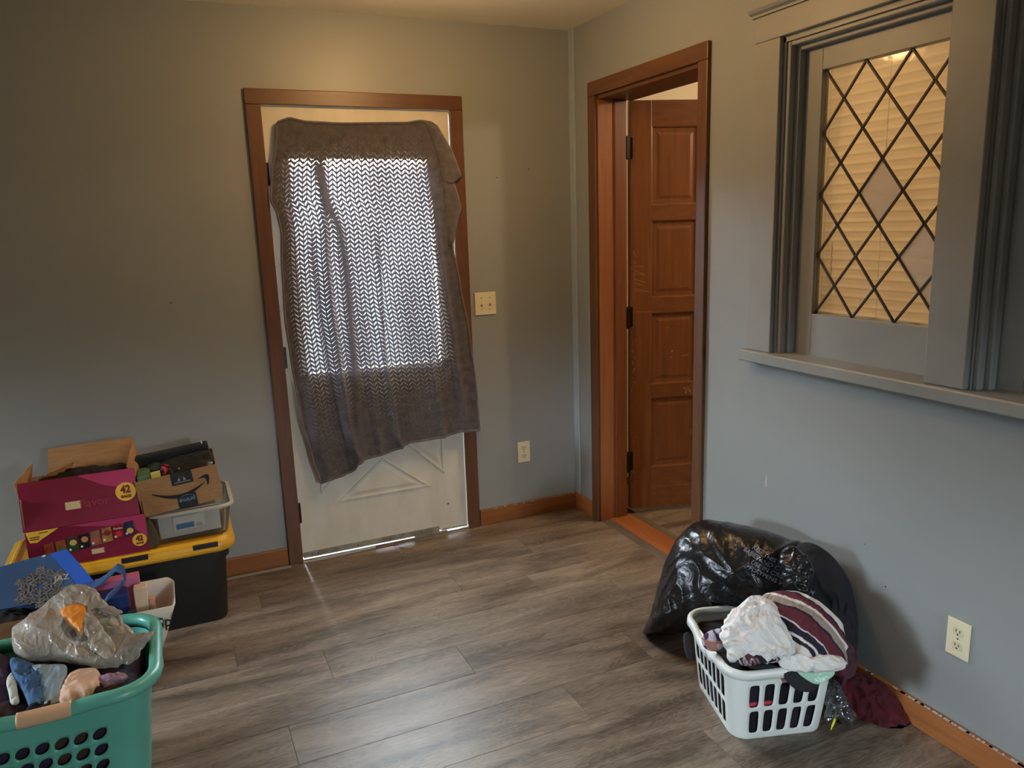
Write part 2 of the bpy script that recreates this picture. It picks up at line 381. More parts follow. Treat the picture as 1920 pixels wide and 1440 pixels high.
build('window_frame', MB().box((XL - .11, ly0, lz0), (XL - .06, ly0 + .04, lz1)).box((XL - .11, ly1 - .04, lz0), (XL - .06, ly1, lz1)).box((XL - .11, ly0, lz0), (XL - .06, ly1, lz0 + .04)).box((XL - .11, ly0, lz1 - .04), (XL - .06, ly1, lz1)).box((XL - .11, ly0, 1.28), (XL - .06, ly1, 1.32)), MAT['trimpaint'], w4)
build('pane', MB().box((XL - .09, ly0 + .03, lz0 + .03), (XL - .087, ly1 - .03, lz1 - .03)), MAT['dglass'], w4)
fx0, fx1 = -.80, -.34
struct('wall_front', wallbox([((XL, YF - .15, -.12), (fx0, YF, H + .1)), ((fx1, YF - .15, -.12), (T, YF, H + .1)), ((fx0, YF - .15, -.12), (fx1, YF, 1.08)), ((fx0, YF - .15, 1.72), (fx1, YF, H + .1))]), MAT['wall'])
struct('ceiling', MB().box((XL - .15, YF - .15, H), (T, .14, H + .1)), MAT['ceil'])
struct('ceiling_hall', MB().box((T, -4.2, H), (HX, 1.3, H + .1)), MAT['ceil'])
struct('wall_hall', wallbox([((HX, -4.2, -.12), (HX + .1, 1.3, H + .1)), ((T, 1.2, -.12), (HX, 1.3, H + .1)), ((T, -4.3, -.12), (HX, -4.2, H + .1)), ((T - .1, .14, -.12), (T, 1.3, H + .1)),
    ((T, .30, -.12), (HX, .40, H + .1))]), MAT['hallwall'])
# unseen fill window added in the front wall behind the camera
wl = struct_root('fill_window_3', ((fx0 + fx1) / 2, YF, 1.08))
yw = YF - .07
build('window_frame', MB().box((fx0, yw, 1.08), (fx0 + .05, yw - .05, 1.72)).box((fx1 - .05, yw, 1.08), (fx1, yw - .05, 1.72)).box((fx0, yw, 1.08), (fx1, yw - .05, 1.12)).box((fx0, yw, 1.67), (fx1, yw - .05, 1.72)).box((fx0, yw, 1.38), (fx1, yw - .05, 1.41)), MAT['trimpaint'], wl)
build('pane', MB().box((fx0 + .04, yw - .02, 1.10), (fx1 - .04, yw - .023, 1.69)), MAT['dglass'], wl)
# porch outside
struct('porch_floor', MB().box((-2.6, .14, -.14), (.5, 2.4, -.03)), mat('porch_concrete', srgb(150, 150, 148), .9, srgb(125, 125, 122), 5, bump=.3))

# baseboards
def baseboard(name, a, b, axis, m):
    s_ = MB(); t = .016
    if axis == 'x': s_.box((a, -t, 0), (b, 0, .088), .003)
    else: s_.box((-t, a, 0), (0, b, .088), .003)
    return struct(name, s_, m)
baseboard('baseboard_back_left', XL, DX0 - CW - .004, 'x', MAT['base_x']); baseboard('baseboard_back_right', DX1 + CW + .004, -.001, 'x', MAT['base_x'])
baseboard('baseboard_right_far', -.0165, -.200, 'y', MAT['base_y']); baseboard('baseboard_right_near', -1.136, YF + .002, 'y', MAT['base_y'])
ch = MB()
for i in range(46):
    y = random.choice([random.uniform(-1.7, -2.6), random.uniform(-2.1, -2.6)]); l = random.uniform(.004, .02); ch.box((-.0165, y, .0868), (-.010, y + l, .0895))
for i in range(10):
    x = random.uniform(-.6, -.02); ch.box((x, -.0165, .0868), (x + random.uniform(.004, .014), -.012, .0893))
struct('trim_paint_flecks', ch, MAT['chip'])['kind'] = 'structure'
# narrow corner board; the lit strip of wall is put into its paler colour
struct('trim_1', MB().box((-.010, -.0005, .089), (0, -.055, H - .001), .002), mat('painted_corner_light', srgb(160, 172, 178), .5))

# ---- exterior door in the back wall ----
d1 = struct_root('door_1', (DX0, 0, 0))
def part(name, mb, m, par, **kw): return build(name, mb, m, par, **kw)
cy = -.018
part('casing', MB().box((DX0 - CW, cy, 0), (DX0, .002, DZ), .003), MAT['casing'], d1)
part('casing', MB().box((DX1, cy, 0), (DX1 + CW, .002, DZ), .003), MAT['casing'], d1)
part('casing', MB().box((DX0 - CW, cy, DZ + .0005), (DX1 + CW, .002, DZ + CW), .003), MAT['casing_h'], d1)
part('jamb', MB().box((DX0 - .018, 0, 0), (DX0 - .003, .14, DZ + .012)).box((DX1 + .003, 0, 0), (DX1 + .018, .14, DZ + .012)).box((DX0 - .018, 0, DZ + .005), (DX1 + .018, .14, DZ + .02)), MAT['doorwhite'], d1)
gx0, gx1, gz0, gz1 = -1.452, -.765, .925, 1.925
sy0, sy1 = .006, .050
slab = MB()
for a, b in (((DX0 + .002, sy0, .016), (gx0, sy1, DZ)), ((gx1, sy0, .016), (DX1 - .002, sy1, DZ)), ((gx0, sy0, .016), (gx1, sy1, gz0)), ((gx0, sy0, gz1), (gx1, sy1, DZ))): slab.box(a, b)
part('slab', slab, MAT['doorwhite'], d1)
wf = MB()
for a, b in (((gx0 - .03, -.004, gz0 - .03), (gx0 + .008, .01, gz1 + .03)), ((gx1 - .008, -.004, gz0 - .03), (gx1 + .03, .01, gz1 + .03)), ((gx0 - .03, -.004, gz0 - .03), (gx1 + .03, .01, gz0 + .008)), ((gx0 - .03, -.004, gz1 - .008), (gx1 + .03, .01, gz1 + .03))): wf.box(a, b, .003)
part('window_frame', wf, MAT['doorwhite'], d1)
part('pane', MB().box((gx0, .026, gz0), (gx1, .029, gz1)), MAT['dglass'], d1)
def inset(poly, d):
    n = len(poly); out = []
    for i in range(n):
        a, b, c = poly[i - 1], poly[i], poly[(i + 1) % n]; u = (b - a).normalized(); v = (c - b).normalized()
        nu = Vector((-u.y, u.x)); nv = Vector((-v.y, v.x)); k = (nu + nv); k = k / max(.2, k.dot(nu)); out.append(b + k * d)
    return out
def relief(poly):    # raised moulding ring with a recessed groove, on the face of the slab
    P = [Vector(p) for p in poly]
    if sum(P[i - 1].x * P[i].y - P[i].x * P[i - 1].y for i in range(len(P))) < 0: P.reverse()
    loops = []
    for d, h in ((0, .0005), (.003, -.007), (.009, -.0075), (.013, -.001), (.020, -.0015), (.036, -.006), (.040, -.0065)):
        loops.append([Vector((q.x, sy0 + h, q.y)) for q in inset(P, d)])
    return MB().loft(loops, cap1=True)
cx, cz = -1.108, .535; X0, X1, Z0, Z1 = -1.43, -.786, .270, .80; g = .036
for poly in ([(X0 + .075, Z0), (X1 - .075, Z0), (cx, .465)], [(X0 + .075, Z1), (X1 - .075, Z1), (cx, .605)], [(X1, Z0 + .055), (X1, Z1 - .055), (cx + .10, cz)], [(X0, Z0 + .055), (X0, Z1 - .055), (cx - .10, cz)]):
    part('panel', relief(poly), MAT['doorwhite'], d1)
part('door_sweep', MB().box((DX0 + .004, .001, .010), (DX1 - .16, sy0, .040), .002), MAT['sweep'], d1)
sw = d1.children[-1]
for x in (-1.50, -1.47, -1.27, -1.10, -.93): part('screw', MB().tube([(x, .001, .026), (x, -.002, .026)], .004, 10), MAT['screw'], sw)
part('weatherstrip', MB().box((DX1 - .15, .000, .014), (DX1 - .004, .005, .020)).box((DX1 - .30, -.006, .004), (DX1 - .12, .004, .012)), MAT['sweep'], d1)
part('threshold', MB().box((DX0, -.004, -.003), (DX1, .14, .006)), mat('worn_aluminium', srgb(120, 116, 108), .45, metal=.6), d1)
for z0 in (1.80, .97, .20): part('hinge', MB().tube([(DX0 + .001, -.006, z0), (DX0 + .001, -.006, z0 + .10)], .006, 10).box((DX0 - .004, -.004, z0), (DX0 + .012, .006, z0 + .10)), MAT['hinge'], d1)
part('nail_head', disc((-.775, sy0, .155), (1, 0, 0), (0, 0, 1), (0, -1, 0), .005), MAT['screw'], d1)

# loose pale strips on the floor at the foot of the wall and door
st = MB().obox(Vector((-1.945, -.030, .0005)), Vector((.335, -.003, 0)), Vector((0, -.018, 0)), Vector((0, 0, .005)))
build('floor_trim_strip', st, mat('pale_grey_strip', srgb(150, 146, 138), .5), None, label='pale grey loose trim strip on the floor below the left baseboard', cat='trim strip', loc=(-1.78, -.04, 0))
st = MB().obox(Vector((-1.545, -.022, .0005)), Vector((.36, .010, 0)), Vector((.001, -.012, 0)), Vector((0, 0, .007)))
build('floor_trim_strip', st, mat('white_seal_strip', srgb(176, 172, 162), .5), None, label='torn whitish seal strip on the floor along the foot of the white door', cat='seal strip', loc=(-1.37, -.02, 0))
st = MB().prism([(-1.075, -.072, .0005), (-1.03, -.105, .0005), (-1.015, -.104, .0005), (-1.05, -.066, .0005)], (0, 0, .002))
build('paint_chip', st, MAT['chip'], None, label='small curled paint chip on the floor in front of the white door', cat='paint chip', loc=(-1.04, -.09, 0))

# ---- doorway and wooden door in the right wall ----
d2 = struct_root('door_2', (0, -.66, 0))
ca = -.272; cb = -1.072
part('casing', MB().box((-.018, -.205, 0), (.002, ca, 2.195), .003), MAT['casing'], d2)
part('casing', MB().box((-.018, cb, 0), (.002, -1.132, 2.195), .003), MAT['casing'], d2)
part('casing', MB().box((-.018, -.205, 2.1955), (.002, -1.132, 2.262), .003), MAT['casing_y'], d2)
part('jamb', MB().box((-.001, -.262, 0), (.088, -.278, 2.19)), MAT['jamb'], d2)
part('jamb', MB().box((-.001, -1.068, 0), (.20, -1.082, 2.19)), MAT['jamb'], d2)
part('jamb', MB().box((-.001, -.262, 2.178), (.20, -1.082, 2.205)), MAT['casing_y'], d2)
part('door_stop', MB().box((.088, -.258, 0), (.158, -.287, 2.178), .004), MAT['stopw'], d2)
part('threshold', MB().box((.056, -.262, -.004), (.186, -1.082, .010), .003), MAT['thresh'], d2)
part('transition_strip', MB().box((.004, -.262, -.004), (.0555, -1.082, .005), .002), MAT['strip'], d2)
part('transition_strip', MB().box((.1865, -.262, -.004), (.236, -1.082, .005), .002), MAT['strip'], d2)
A2 = Vector((.197, -.252, 0)); ang = radians(17); Dd = Vector((cos(ang), -sin(ang), 0)); Nn = Vector((-sin(ang), -cos(ang), 0)); UZ = Vector((0, 0, 1)); Tk = Nn * -.036
def dbox(s0, s1, z0, z1, y0=0., y1=.036, bev=0):
    return MB().obox(A2 + Dd * s0 + Nn * -y0 + UZ * z0, Dd * (s1 - s0), Nn * -(y1 - y0), UZ * (z1 - z0), bev)
DW = .80; pz = [(.262, .655), (.727, 1.113), (1.193, 1.593), (1.669, 2.058)]; zb, zt = .033, 2.182
for s0, s1 in ((0, .115), (DW - .115, DW)): part('stile', dbox(s0, s1, zb, zt, bev=.002), MAT['door2'], d2)
part('mullion', dbox(.367, .433, pz[0][0], zt - .12, .001, .035), MAT['door2'], d2)
edges = [zb] + [z for p_ in pz for z in p_] + [zt]
for k in range(0, 10, 2): part('rail', dbox(.1152, DW - .1152, edges[k], edges[k + 1], .0004, .0356), MAT['door2h'], d2)
for (a, b) in ((.1152, .367), (.433, DW - .1152)):
    for z0, z1 in pz:
        lp = []
        for d_, h in ((0, .002), (.006, .004), (.008, .012), (.030, .013), (.046, .009), (.050, .009)):
            lp.append([A2 + Dd * s_ + UZ * z_ - Nn * h for s_, z_ in ((a + d_, z0 + d_), (b - d_, z0 + d_), (b - d_, z1 - d_), (a + d_, z1 - d_))])
        mb = MB().loft(lp, cap1=True); mb.obox(A2 + Dd * a + UZ * z0 - Nn * .018, Dd * (b - a), Nn * -.012, UZ * (z1 - z0)); part('panel', mb, MAT['door2'], d2)
sc_ = MB()
def scratch(s, z, ds, dz, w=.0018):
    a = A2 + Dd * s + UZ * z + Nn * .0006; u = Dd * ds + UZ * dz; v = u.cross(Nn).normalized() * w; sc_.quad(a, a + u, a + u + v, a + v)
for k in range(46): scratch(random.uniform(.004, .03), random.uniform(.15, 1.45), random.uniform(-.003, .006), random.uniform(.003, .02), random.uniform(.0006, .0015))
for k in range(7): scratch(.02 + k * .003, 1.36 - k * .022 + random.uniform(-.01, .01), random.uniform(.03, .07), random.uniform(-.02, .01), .0009)
for k in range(10): scratch(.16 + k * .018, .150 + random.uniform(-.004, .004), random.uniform(.008, .02), random.uniform(-.002, .004), .001)
for k in range(6): scratch(.30 + k * .006, .690 + random.uniform(-.02, .01), random.uniform(.006, .012), random.uniform(-.004, .004), .003)
scratch(.33, .09, .05, .03, .0012); scratch(.03, 1.125, .09, -.005, .0009)
part('scratches', sc_, MAT['scuff'], d2)
sc_ = MB()
A2s = A2 - Nn * .0095
for s, z, ds, dz, w in ((.23, .90, .010, .008, .003), (.225, .87, .006, .003, .003), (.29, .875, .04, .004, .0012), (.20, 1.03, .015, .004, .001), (.345, .43, .004, .03, .002)):
    a = A2s + Dd * s + UZ * z + Nn * .0006; u = Dd * ds + UZ * dz; v = u.cross(Nn).normalized() * w; sc_.quad(a, a + u, a + u + v, a + v)
part('scratches', sc_, MAT['scuff'], d2)
for z0 in (1.90, 1.045, .255):
    z1 = z0 + .105
    h = MB().tube([(.172, -.270, z0), (.172, -.270, z1)], .008, 10).box((.156, -.262, z0), (.176, -.290, z1), .001)
    h.obox(A2 + Dd * -.030 + Nn * .001 + UZ * z0, Dd * .045, Nn * .002, UZ * (z1 - z0))
    for q in (0, .5, 1): h.tube([(.172, -.270, z0 + q * .105 - .004), (.172, -.270, z0 + q * .105 + .004)], .0095, 10)
    part('hinge', h, MAT['hinge'], d2)

# ---- interior windows with leaded glass ----
tp = MAT['trimpaint']
def clip_poly(P, a, b, c):   # keep a*x+b*y<=c
    out = []
    for i in range(len(P)):
        p, q = P[i - 1], P[i]; fp = a * p[0] + b * p[1] - c; fq = a * q[0] + b * q[1] - c
        if fp <= 0 < fq or fq <= 0 < fp:
            t = fp / (fp - fq); out.append((p[0] + (q[0] - p[0]) * t, p[1] + (q[1] - p[1]) * t))
        if fq <= 0: out.append(q)
    return out
def window(name, ya, yb, glass_far_y, special):
    r = struct_root(name, (0, (ya + yb) / 2, wz0)); S_ = 1
    gy0, gy1, gz0_, gz1_ = glass_far_y, glass_far_y - .49, 1.250, 2.067
    part('window_frame', MB().box((.001, ya, wz0), (T + .01, ya - .012, wz1)).box((.001, yb, wz0), (T + .01, yb + .012, wz1)).box((.001, ya, wz1 - .012), (T + .01, yb, wz1)), tp, r)
    part('window_stop', MB().box((.008, ya - .012, wz0), (.0355, ya - .028, wz1 - .012), .004).box((.0355, ya - .012, wz0), (.064, ya - .044, wz1 - .012), .004)
         .box((.008, yb + .012, wz0), (.0355, yb + .028, wz1 - .012), .004).box((.0355, yb + .012, wz0), (.064, yb + .044, wz1 - .012), .004)
         .box((.008, ya - .028, wz1 - .028), (.0355, yb + .028, wz1 - .012), .004).box((.0355, ya - .044, wz1 - .044), (.064, yb + .044, wz1 - .012), .004), tp, r)
    sa = MB()
    sa.box((.064, ya - .012, wz0), (.096, gy0, wz1 - .012), .002).box((.064, gy1, wz0), (.096, yb + .012, wz1 - .012), .002).box((.064, gy0, wz0), (.096, gy1, gz0_), .002).box((.064, gy0, gz1_), (.096, gy1, wz1 - .012), .002)
    sash = part('sash', sa, tp, r)
    hy, hz = .165, .204; Y0, Z0_ = gy0, 2.067
    cells = []
    for i in range(-2, 14):
        for j in range(-8, 12):
            P = []
            for s_, t_ in ((i, j), (i + 1, j), (i + 1, j + 1), (i, j + 1)):
                u = (s_ - t_) / 2; v = (s_ + t_) / 2; P.append((Y0 - u * hy, Z0_ - v * hz))
            cc = (sum(p[0] for p in P) / 4, sum(p[1] for p in P) / 4)
            for a, b, c in ((1, 0, gy0), (-1, 0, -gy1), (0, 1, gz1_), (0, -1, -gz0_)):
                if P: P = clip_poly(P, a, b, c)
            if len(P) >= 3:
                ar = abs(sum(P[k - 1][0] * P[k][1] - P[k][0] * P[k - 1][1] for k in range(len(P)))) / 2
                if ar > 2e-4: cells.append((cc, P))
    for cc, P in cells:
        sp = any(abs(cc[0] - q[0]) < .05 and abs(cc[1] - q[1]) < .06 for q in special)
        part('pane', MB().prism([(.081, y, z) for y, z in P], (.003, 0, 0)), MAT['tglass' if sp else 'wglass'], r, label='frosted textured pane' if sp else None)
    for k in range(-8, 14):
        for sgn in (1, -1):
            # v + sgn*u = k
            pts = []
            for y in (gy0, gy1):
                u = (Y0 - y) / hy; z = Z0_ - (k - sgn * u) * hz; pts.append((y, z))
            (ya_, za), (yb_, zb_) = pts
            t0, t1 = 0., 1.
            dz = zb_ - za
            for zl, sg in ((gz1_, 1), (gz0_, -1)):
                fa, fb = sg * (za - zl), sg * (zb_ - zl)
                if fa > 0 and fb > 0: t0, t1 = 1, 0; break
                if fa > 0: t0 = max(t0, fa / (fa - fb))
                elif fb > 0: t1 = min(t1, fa / (fa - fb))
            if t1 - t0 < .02: continue
            a = Vector((.0795, ya_ + (yb_ - ya_) * t0, za + dz * t0)); b = Vector((.0795, ya_ + (yb_ - ya_) * t1, za + dz * t1))
            part('came', MB().ribbon([a, b], (b - a).cross(Vector((1, 0, 0))).normalized() * .0058, .008), MAT['came'], r)
    return r
sp = [onplane(1658, 360, (.08, 0, 0), (1, 0, 0)), onplane(1730, 500, (.08, 0, 0), (1, 0, 0))]
window('window_1', w1a, w1b, -1.632, [(q.y, q.z) for q in sp] + [(-2.127, 1.352)])
window('window_2', w2a, w2b, -2.392, [])
struct('trim_2', MB().box((-.018, -1.392, 1.102), (0, -1.518, 2.19), .003), tp)
struct('trim_3', MB().box((-.022, -2.158, 1.102), (0, -2.283, 2.19), .003), tp)
struct('trim_4', MB().box((-.018, -2.98, 1.102), (0, -3.10, 2.19), .003), tp)
struct('trim_5', MB().box((-.018, -1.392, 2.1905), (0, -3.10, 2.275), .003), tp)
cm = MB()
prof = [(0, 2.276), (-.022, 2.276), (-.022, 2.284), (-.034, 2.290), (-.040, 2.300), (-.040, 2.306), (0, 2.306)]
cm.loft([[Vector((x, y, z)) for x, z in prof] for y in (-1.375, -3.12)], True, True)
struct('trim_6', cm, tp)
st = MB()
N_ = 60; lp = []
for i in range(N_ + 1):
    y = -1.385 - i * (3.12 - 1.385) / N_; d = .0018 * noise.noise(Vector((y * 30, 0, 0))); x0 = -.047
    lp.append([Vector(q) for q in ((.066, y, 1.062), (x0 + .003, y, 1.060 + d), (x0, y, 1.064 + d), (x0, y, 1.096), (x0 + .004, y, 1.101), (.066, y, 1.101))])
st.loft(lp, True, True); struct('window_sill', st, tp)

def blind(ya, yb, label):
    t = thing('window_blind', label, 'blind', (.122, (ya + yb) / 2, wz0 + .02), 'blinds behind the interior windows')
    zt_ = wz1 - .015; pitch = .0315
    part('headrail', MB().box((.108, ya - .016, zt_ - .035), (.138, yb + .016, zt_), .002), MAT['blind'], t)
    z = zt_ - .05
    while z > 1.262:
        c = Vector((.122, 0, z)); a = radians(74); w = Vector((cos(a), 0, sin(a))) * .0175; n = Vector((-sin(a), 0, cos(a)))
        lp = [[Vector((c.x, y, c.z)) + w * q + n * (.0022 * (1 - q * q)) for q in (-1, -.4, .4, 1)] for y in (ya - .018, yb + .018)]
        vs = [v for l in lp for v in l] + [v - n * .0006 for l in lp for v in l]
        part('slat', MB().add(vs, [(0, 1, 5, 4), (1, 2, 6, 5), (2, 3, 7, 6), (8, 12, 13, 9), (9, 13, 14, 10), (10, 14, 15, 11), (0, 4, 12, 8), (3, 11, 15, 7)]), MAT['blind'], t)
        z -= pitch
    part('bottom_rail', MB().box((.112, ya - .018, z - .004), (.132, yb + .018, z + .016), .003), MAT['cord'], t)
    for y in (ya - .12, yb + .12, (ya + yb) / 2): part('cord', MB().tube([(.104, y, zt_ - .03), (.104, y, z + .01)], .0008, 6), MAT['cord'], t)
    pts = [(.102, ya - .16 + .002 * sin(k * 1.3), 1.50 - k * .0072) for k in range(22)]
    part('bead_chain', MB().tube(pts, [.0012 + .0014 * (k % 2) for k in range(22)], 6), MAT['cord'], t)
    return t
blind(w1a, w1b, 'cream slatted blind behind the leaded glass of the left interior window, warmly backlit')
blind(w2a, w2b, 'cream slatted blind behind the interior window cut off by the right photo edge')

# wall marks
mk = MB().prism([(-.0006, -1.505, .63), (-.0006, -1.512, .615), (-.0006, -1.508, .60), (-.0006, -1.513, .58), (-.0006, -1.506, .575), (-.0006, -1.502, .60), (-.0006, -1.507, .61)], (.0004, 0, 0))
struct('trim_wall_scuff', mk, MAT['chip'])
mk = MB()
for y, z, r in ((-2.063, .407, .003), (-1.974, .520, .002)): mk.add(disc((0, y, z), (0, 1, 0), (0, 0, 1), (-1, 0, 0), r, seg=10).v, [tuple(range(10))])
for x, z in ((-2.0, 1.31), (-.43, 1.83), (-.25, 1.87)): mk.add(disc((x, 0, z), (1, 0, 0), (0, 0, 1), (0, -1, 0), .003, seg=10).v, [tuple(range(10))])
struct('trim_nail_holes', mk, MAT['slot'])

# =====================================================================
#                               OBJECTS
# =====================================================================
# ---- outlets and switch (local frame: origin lower corner, ux, uy, n) ----
def plate_outlet(o, ux, n, label):
    o = Vector(o); ux = Vector(ux); n = Vector(n); uz = Vector((0, 0, 1)); t = thing('electrical_outlet', label, 'outlet', o, 'electrical outlets on the walls')
    part('cover_plate', MB().obox(o + n * .0002, ux * .072, uz * .116, n * .0055, .0018), MAT['plate'], t)
    for cz_ in (.036, .080):
        c = o + ux * .036 + uz * cz_ + n * .0056
        f = MB().prism([c + ux * (.0165 * cos(a)) + uz * max(-.0125, min(.0125, .0165 * sin(a))) for a in [2 * pi * k / 28 for k in range(28)]], n * .0016)
        rc = part('receptacle', f, MAT['ivory2'], t)
        c2 = c + n * .0017
        part('slot', MB().obox(c2 + ux * -.0068 - uz * .001, ux * .0022, uz * .009, n * .0003).obox(c2 + ux * .0048 - uz * .001, ux * .0022, uz * .008, n * .0003)
             .add(disc(c2 - uz * .0075, ux, uz, n, .0028, .0003, 10).v, [tuple(range(10))]), MAT['slot'], rc)
    part('screw', disc(o + ux * .036 + uz * .058 + n * .0058, ux, uz, n, .003, .0003, 12), MAT['screw'], t)
    return t
plate_outlet((-.363, 0, .317), (1, 0, 0), (0, -1, 0), 'ivory electrical outlet low on the back wall near the corner')
plate_outlet((0, -2.287, .298), (0, -1, 0), (-1, 0, 0), 'ivory electrical outlet low on the bluish right wall')
t = thing('light_switch', 'ivory double toggle light switch plate beside the white door', 'switch', (-.577, 0, 1.143))
o = Vector((-.577, -.0002, 1.143)); ux = Vector((1, 0, 0)); uz = Vector((0, 0, 1)); n = Vector((0, -1, 0))
part('cover_plate', MB().obox(o, ux * .116, uz * .116, n * .006, .0018), MAT['plate'], t)
for cx_ in (.035, .081):
    c = o + ux * cx_ + uz * .058 + n * .006
    tg = part('toggle', MB().obox(c + ux * -.005 - uz * .012, ux * .010, uz * .024, n * .0012).obox(c + ux * -.003 + uz * -.008, ux * .006, uz * .008 + n * .010, n * .006), MAT['ivory2'], t)
    part('slot', MB().obox(c + ux * -.004 - uz * .0115, ux * .008, uz * .007, n * .0015), MAT['slot'], tg)
    for dz in (-.030, .030): part('screw', disc(c + uz * dz, ux, uz, n, .003, .0006, 12), MAT['screw'], t)

# ---- blanket over the door window ----
def blanket_mat():
    M = MT('charcoal_herringbone_fleece'); uvn = M.n('ShaderNodeUVMap'); uvn.uv_map = 'UVMap'; s = M.n('ShaderNodeSeparateXYZ'); M.l(uvn.outputs[0], s.inputs[0])
    at = M.n('ShaderNodeAttribute'); at.attribute_name = 'Col'; sa = M.n('ShaderNodeSeparateColor'); M.l(at.outputs[0], sa.inputs[0])
    U, V = s.outputs[0], s.outputs[1]
    fu = M.math('FRACT', M.math('DIVIDE', U, .0385)); tri = M.math('ABSOLUTE', M.math('SUBTRACT', M.math('MULTIPLY', fu, 2), 1))
    w = M.math('FRACT', M.math('ADD', M.math('DIVIDE', V, .0215), M.math('MULTIPLY', tri, .92)))
    # per-dash jitter
    nn = M.n('ShaderNodeTexNoise'); nn.inputs['Scale'].default_value = 55; M.l(uvn.outputs[0], nn.inputs[0])
    width = M.math('MULTIPLY', sa.outputs[0], M.math('ADD', .41, M.math('MULTIPLY', nn.outputs[0], .22)))
    h1 = M.math('LESS_THAN', w, width)
    g1 = M.math('GREATER_THAN', tri, .13); g2 = M.math('LESS_THAN', tri, .88)
    hole = M.math('MULTIPLY', M.math('MULTIPLY', h1, g1), g2)
    # faint holes stay slightly veiled by the pile
    b = M.b; b.inputs['Base Color'].default_value = srgb(98, 94, 98); b.inputs['Roughness'].default_value = .95; b.inputs['Sheen Weight'].default_value = .35; b.inputs['Specular IOR Level'].default_value = .1
    cr_ = M.n('ShaderNodeValToRGB'); cr_.color_ramp.elements[0].color = srgb(70, 67, 71); cr_.color_ramp.elements[1].color = srgb(100, 95, 98); cr_.color_ramp.elements[0].position = .2; cr_.color_ramp.elements[1].position = .75
    n3 = M.n('ShaderNodeTexNoise'); n3.inputs['Scale'].default_value = 30; M.l(uvn.outputs[0], n3.inputs[0]); M.l(n3.outputs[0], cr_.inputs[0]); M.l(cr_.outputs[0], b.inputs['Base Color'])
    bn = M.n('ShaderNodeBump'); bn.inputs['Strength'].default_value = .6; bn.inputs['Distance'].default_value = .003
    n2 = M.n('ShaderNodeTexNoise'); n2.inputs['Scale'].default_value = 260; M.l(uvn.outputs[0], n2.inputs[0])
    M.l(M.math('ADD', M.math('MULTIPLY', w, .8), M.math('MULTIPLY', n2.outputs[0], .6)), bn.inputs['Height']); M.l(bn.outputs[0], b.inputs['Normal'])
    tr = M.n('ShaderNodeBsdfTransparent'); mx = M.n('ShaderNodeMixShader'); M.l(M.math('MULTIPLY', hole, .92), mx.inputs[0]); M.l(b.outputs[0], mx.inputs[1]); M.l(tr.outputs[0], mx.inputs[2])
    tl = M.n('ShaderNodeBsdfTranslucent'); tl.inputs[0].default_value = srgb(60, 58, 62)
    m3 = M.n('ShaderNodeMixShader'); m3.inputs[0].default_value = .04; M.l(b.outputs[0], m3.inputs[1]); M.l(tl.outputs[0], m3.inputs[2]); M.l(m3.outputs[0], mx.inputs[1])
    M.l(mx.outputs[0], M.out.inputs[0]); return M.m
def lerp_tab(tab, t):
    if t <= tab[0][0]: return tab[0][1]
    for (a, va), (b, vb) in zip(tab, tab[1:]):
        if t <= b:
            k = (t - a) / (b - a); k = k * k * (3 - 2 * k) * .5 + k * .5; return va + (vb - va) * k
    return tab[-1][1]
topz = [(-1.50, 2.045), (-1.475, 2.074), (-1.43, 2.088), (-1.36, 2.074), (-1.20, 2.070), (-.90, 2.079), (-.82, 2.091), (-.775, 2.085), (-.735, 2.062)]
leftx = [(.40, -1.437), (.55, -1.468), (.741, -1.500), (1.0, -1.520), (1.2, -1.530), (1.45, -1.522), (1.60, -1.511), (1.68, -1.522), (1.74, -1.545), (1.80, -1.535), (1.86, -1.528), (1.97, -1.500), (2.06, -1.487)]
rightx = [(.545, -.600), (.60, -.602), (.8, -.610), (1.073, -.632), (1.3, -.668), (1.52, -.700), (1.7, -.715), (1.9, -.735), (2.06, -.745)]
botz = [(-1.44, .402), (-1.40, .412), (-1.34, .420), (-1.29, .428), (-1.262, .446), (-1.245, .478), (-1.20, .488), (-1.10, .500), (-1.04, .513), (-.96, .538), (-.80, .541), (-.70, .556), (-.60, .548)]
NU, NV = 150, 210
# fold lines as (z, x) tracks; amplitude, width, closed weave flag
folds = [([(.40, -1.235), (.7, -1.29), (1.0, -1.305), (1.25, -1.318), (1.48, -1.318), (1.7, -1.31), (2.05, -1.30)], .030, .020, .9),
         ([(.45, -1.30), (.95, -1.349), (1.26, -1.366), (1.48, -1.379), (1.62, -1.37)], -.016, .016, .85),
         ([(1.32, -1.232), (1.40, -1.233), (1.575, -1.244), (1.745, -1.299), (1.91, -1.338), (1.96, -1.35)], .012, .022, 1.1),
         ([(.50, -1.02), (.58, -1.044), (1.0, -1.081), (1.3, -1.076), (1.47, -1.073), (1.6, -1.07)], .022, .010, .85),
         ([(.54, -.80), (.9, -.84), (1.3, -.83), (1.9, -.84)], .014, .018, .2),
         ([(.42, -1.40), (1.0, -1.46), (1.6, -1.45), (2.0, -1.45)], .012, .03, .2),
         ([(.50, -1.13), (.8, -1.15), (1.1, -1.17), (1.3, -1.18)], .010, .02, .2),
         ([(.55, -.68), (1.0, -.72), (1.5, -.765), (1.95, -.78)], .014, .018, .9)]
vs = []; cols = []; uvs = []
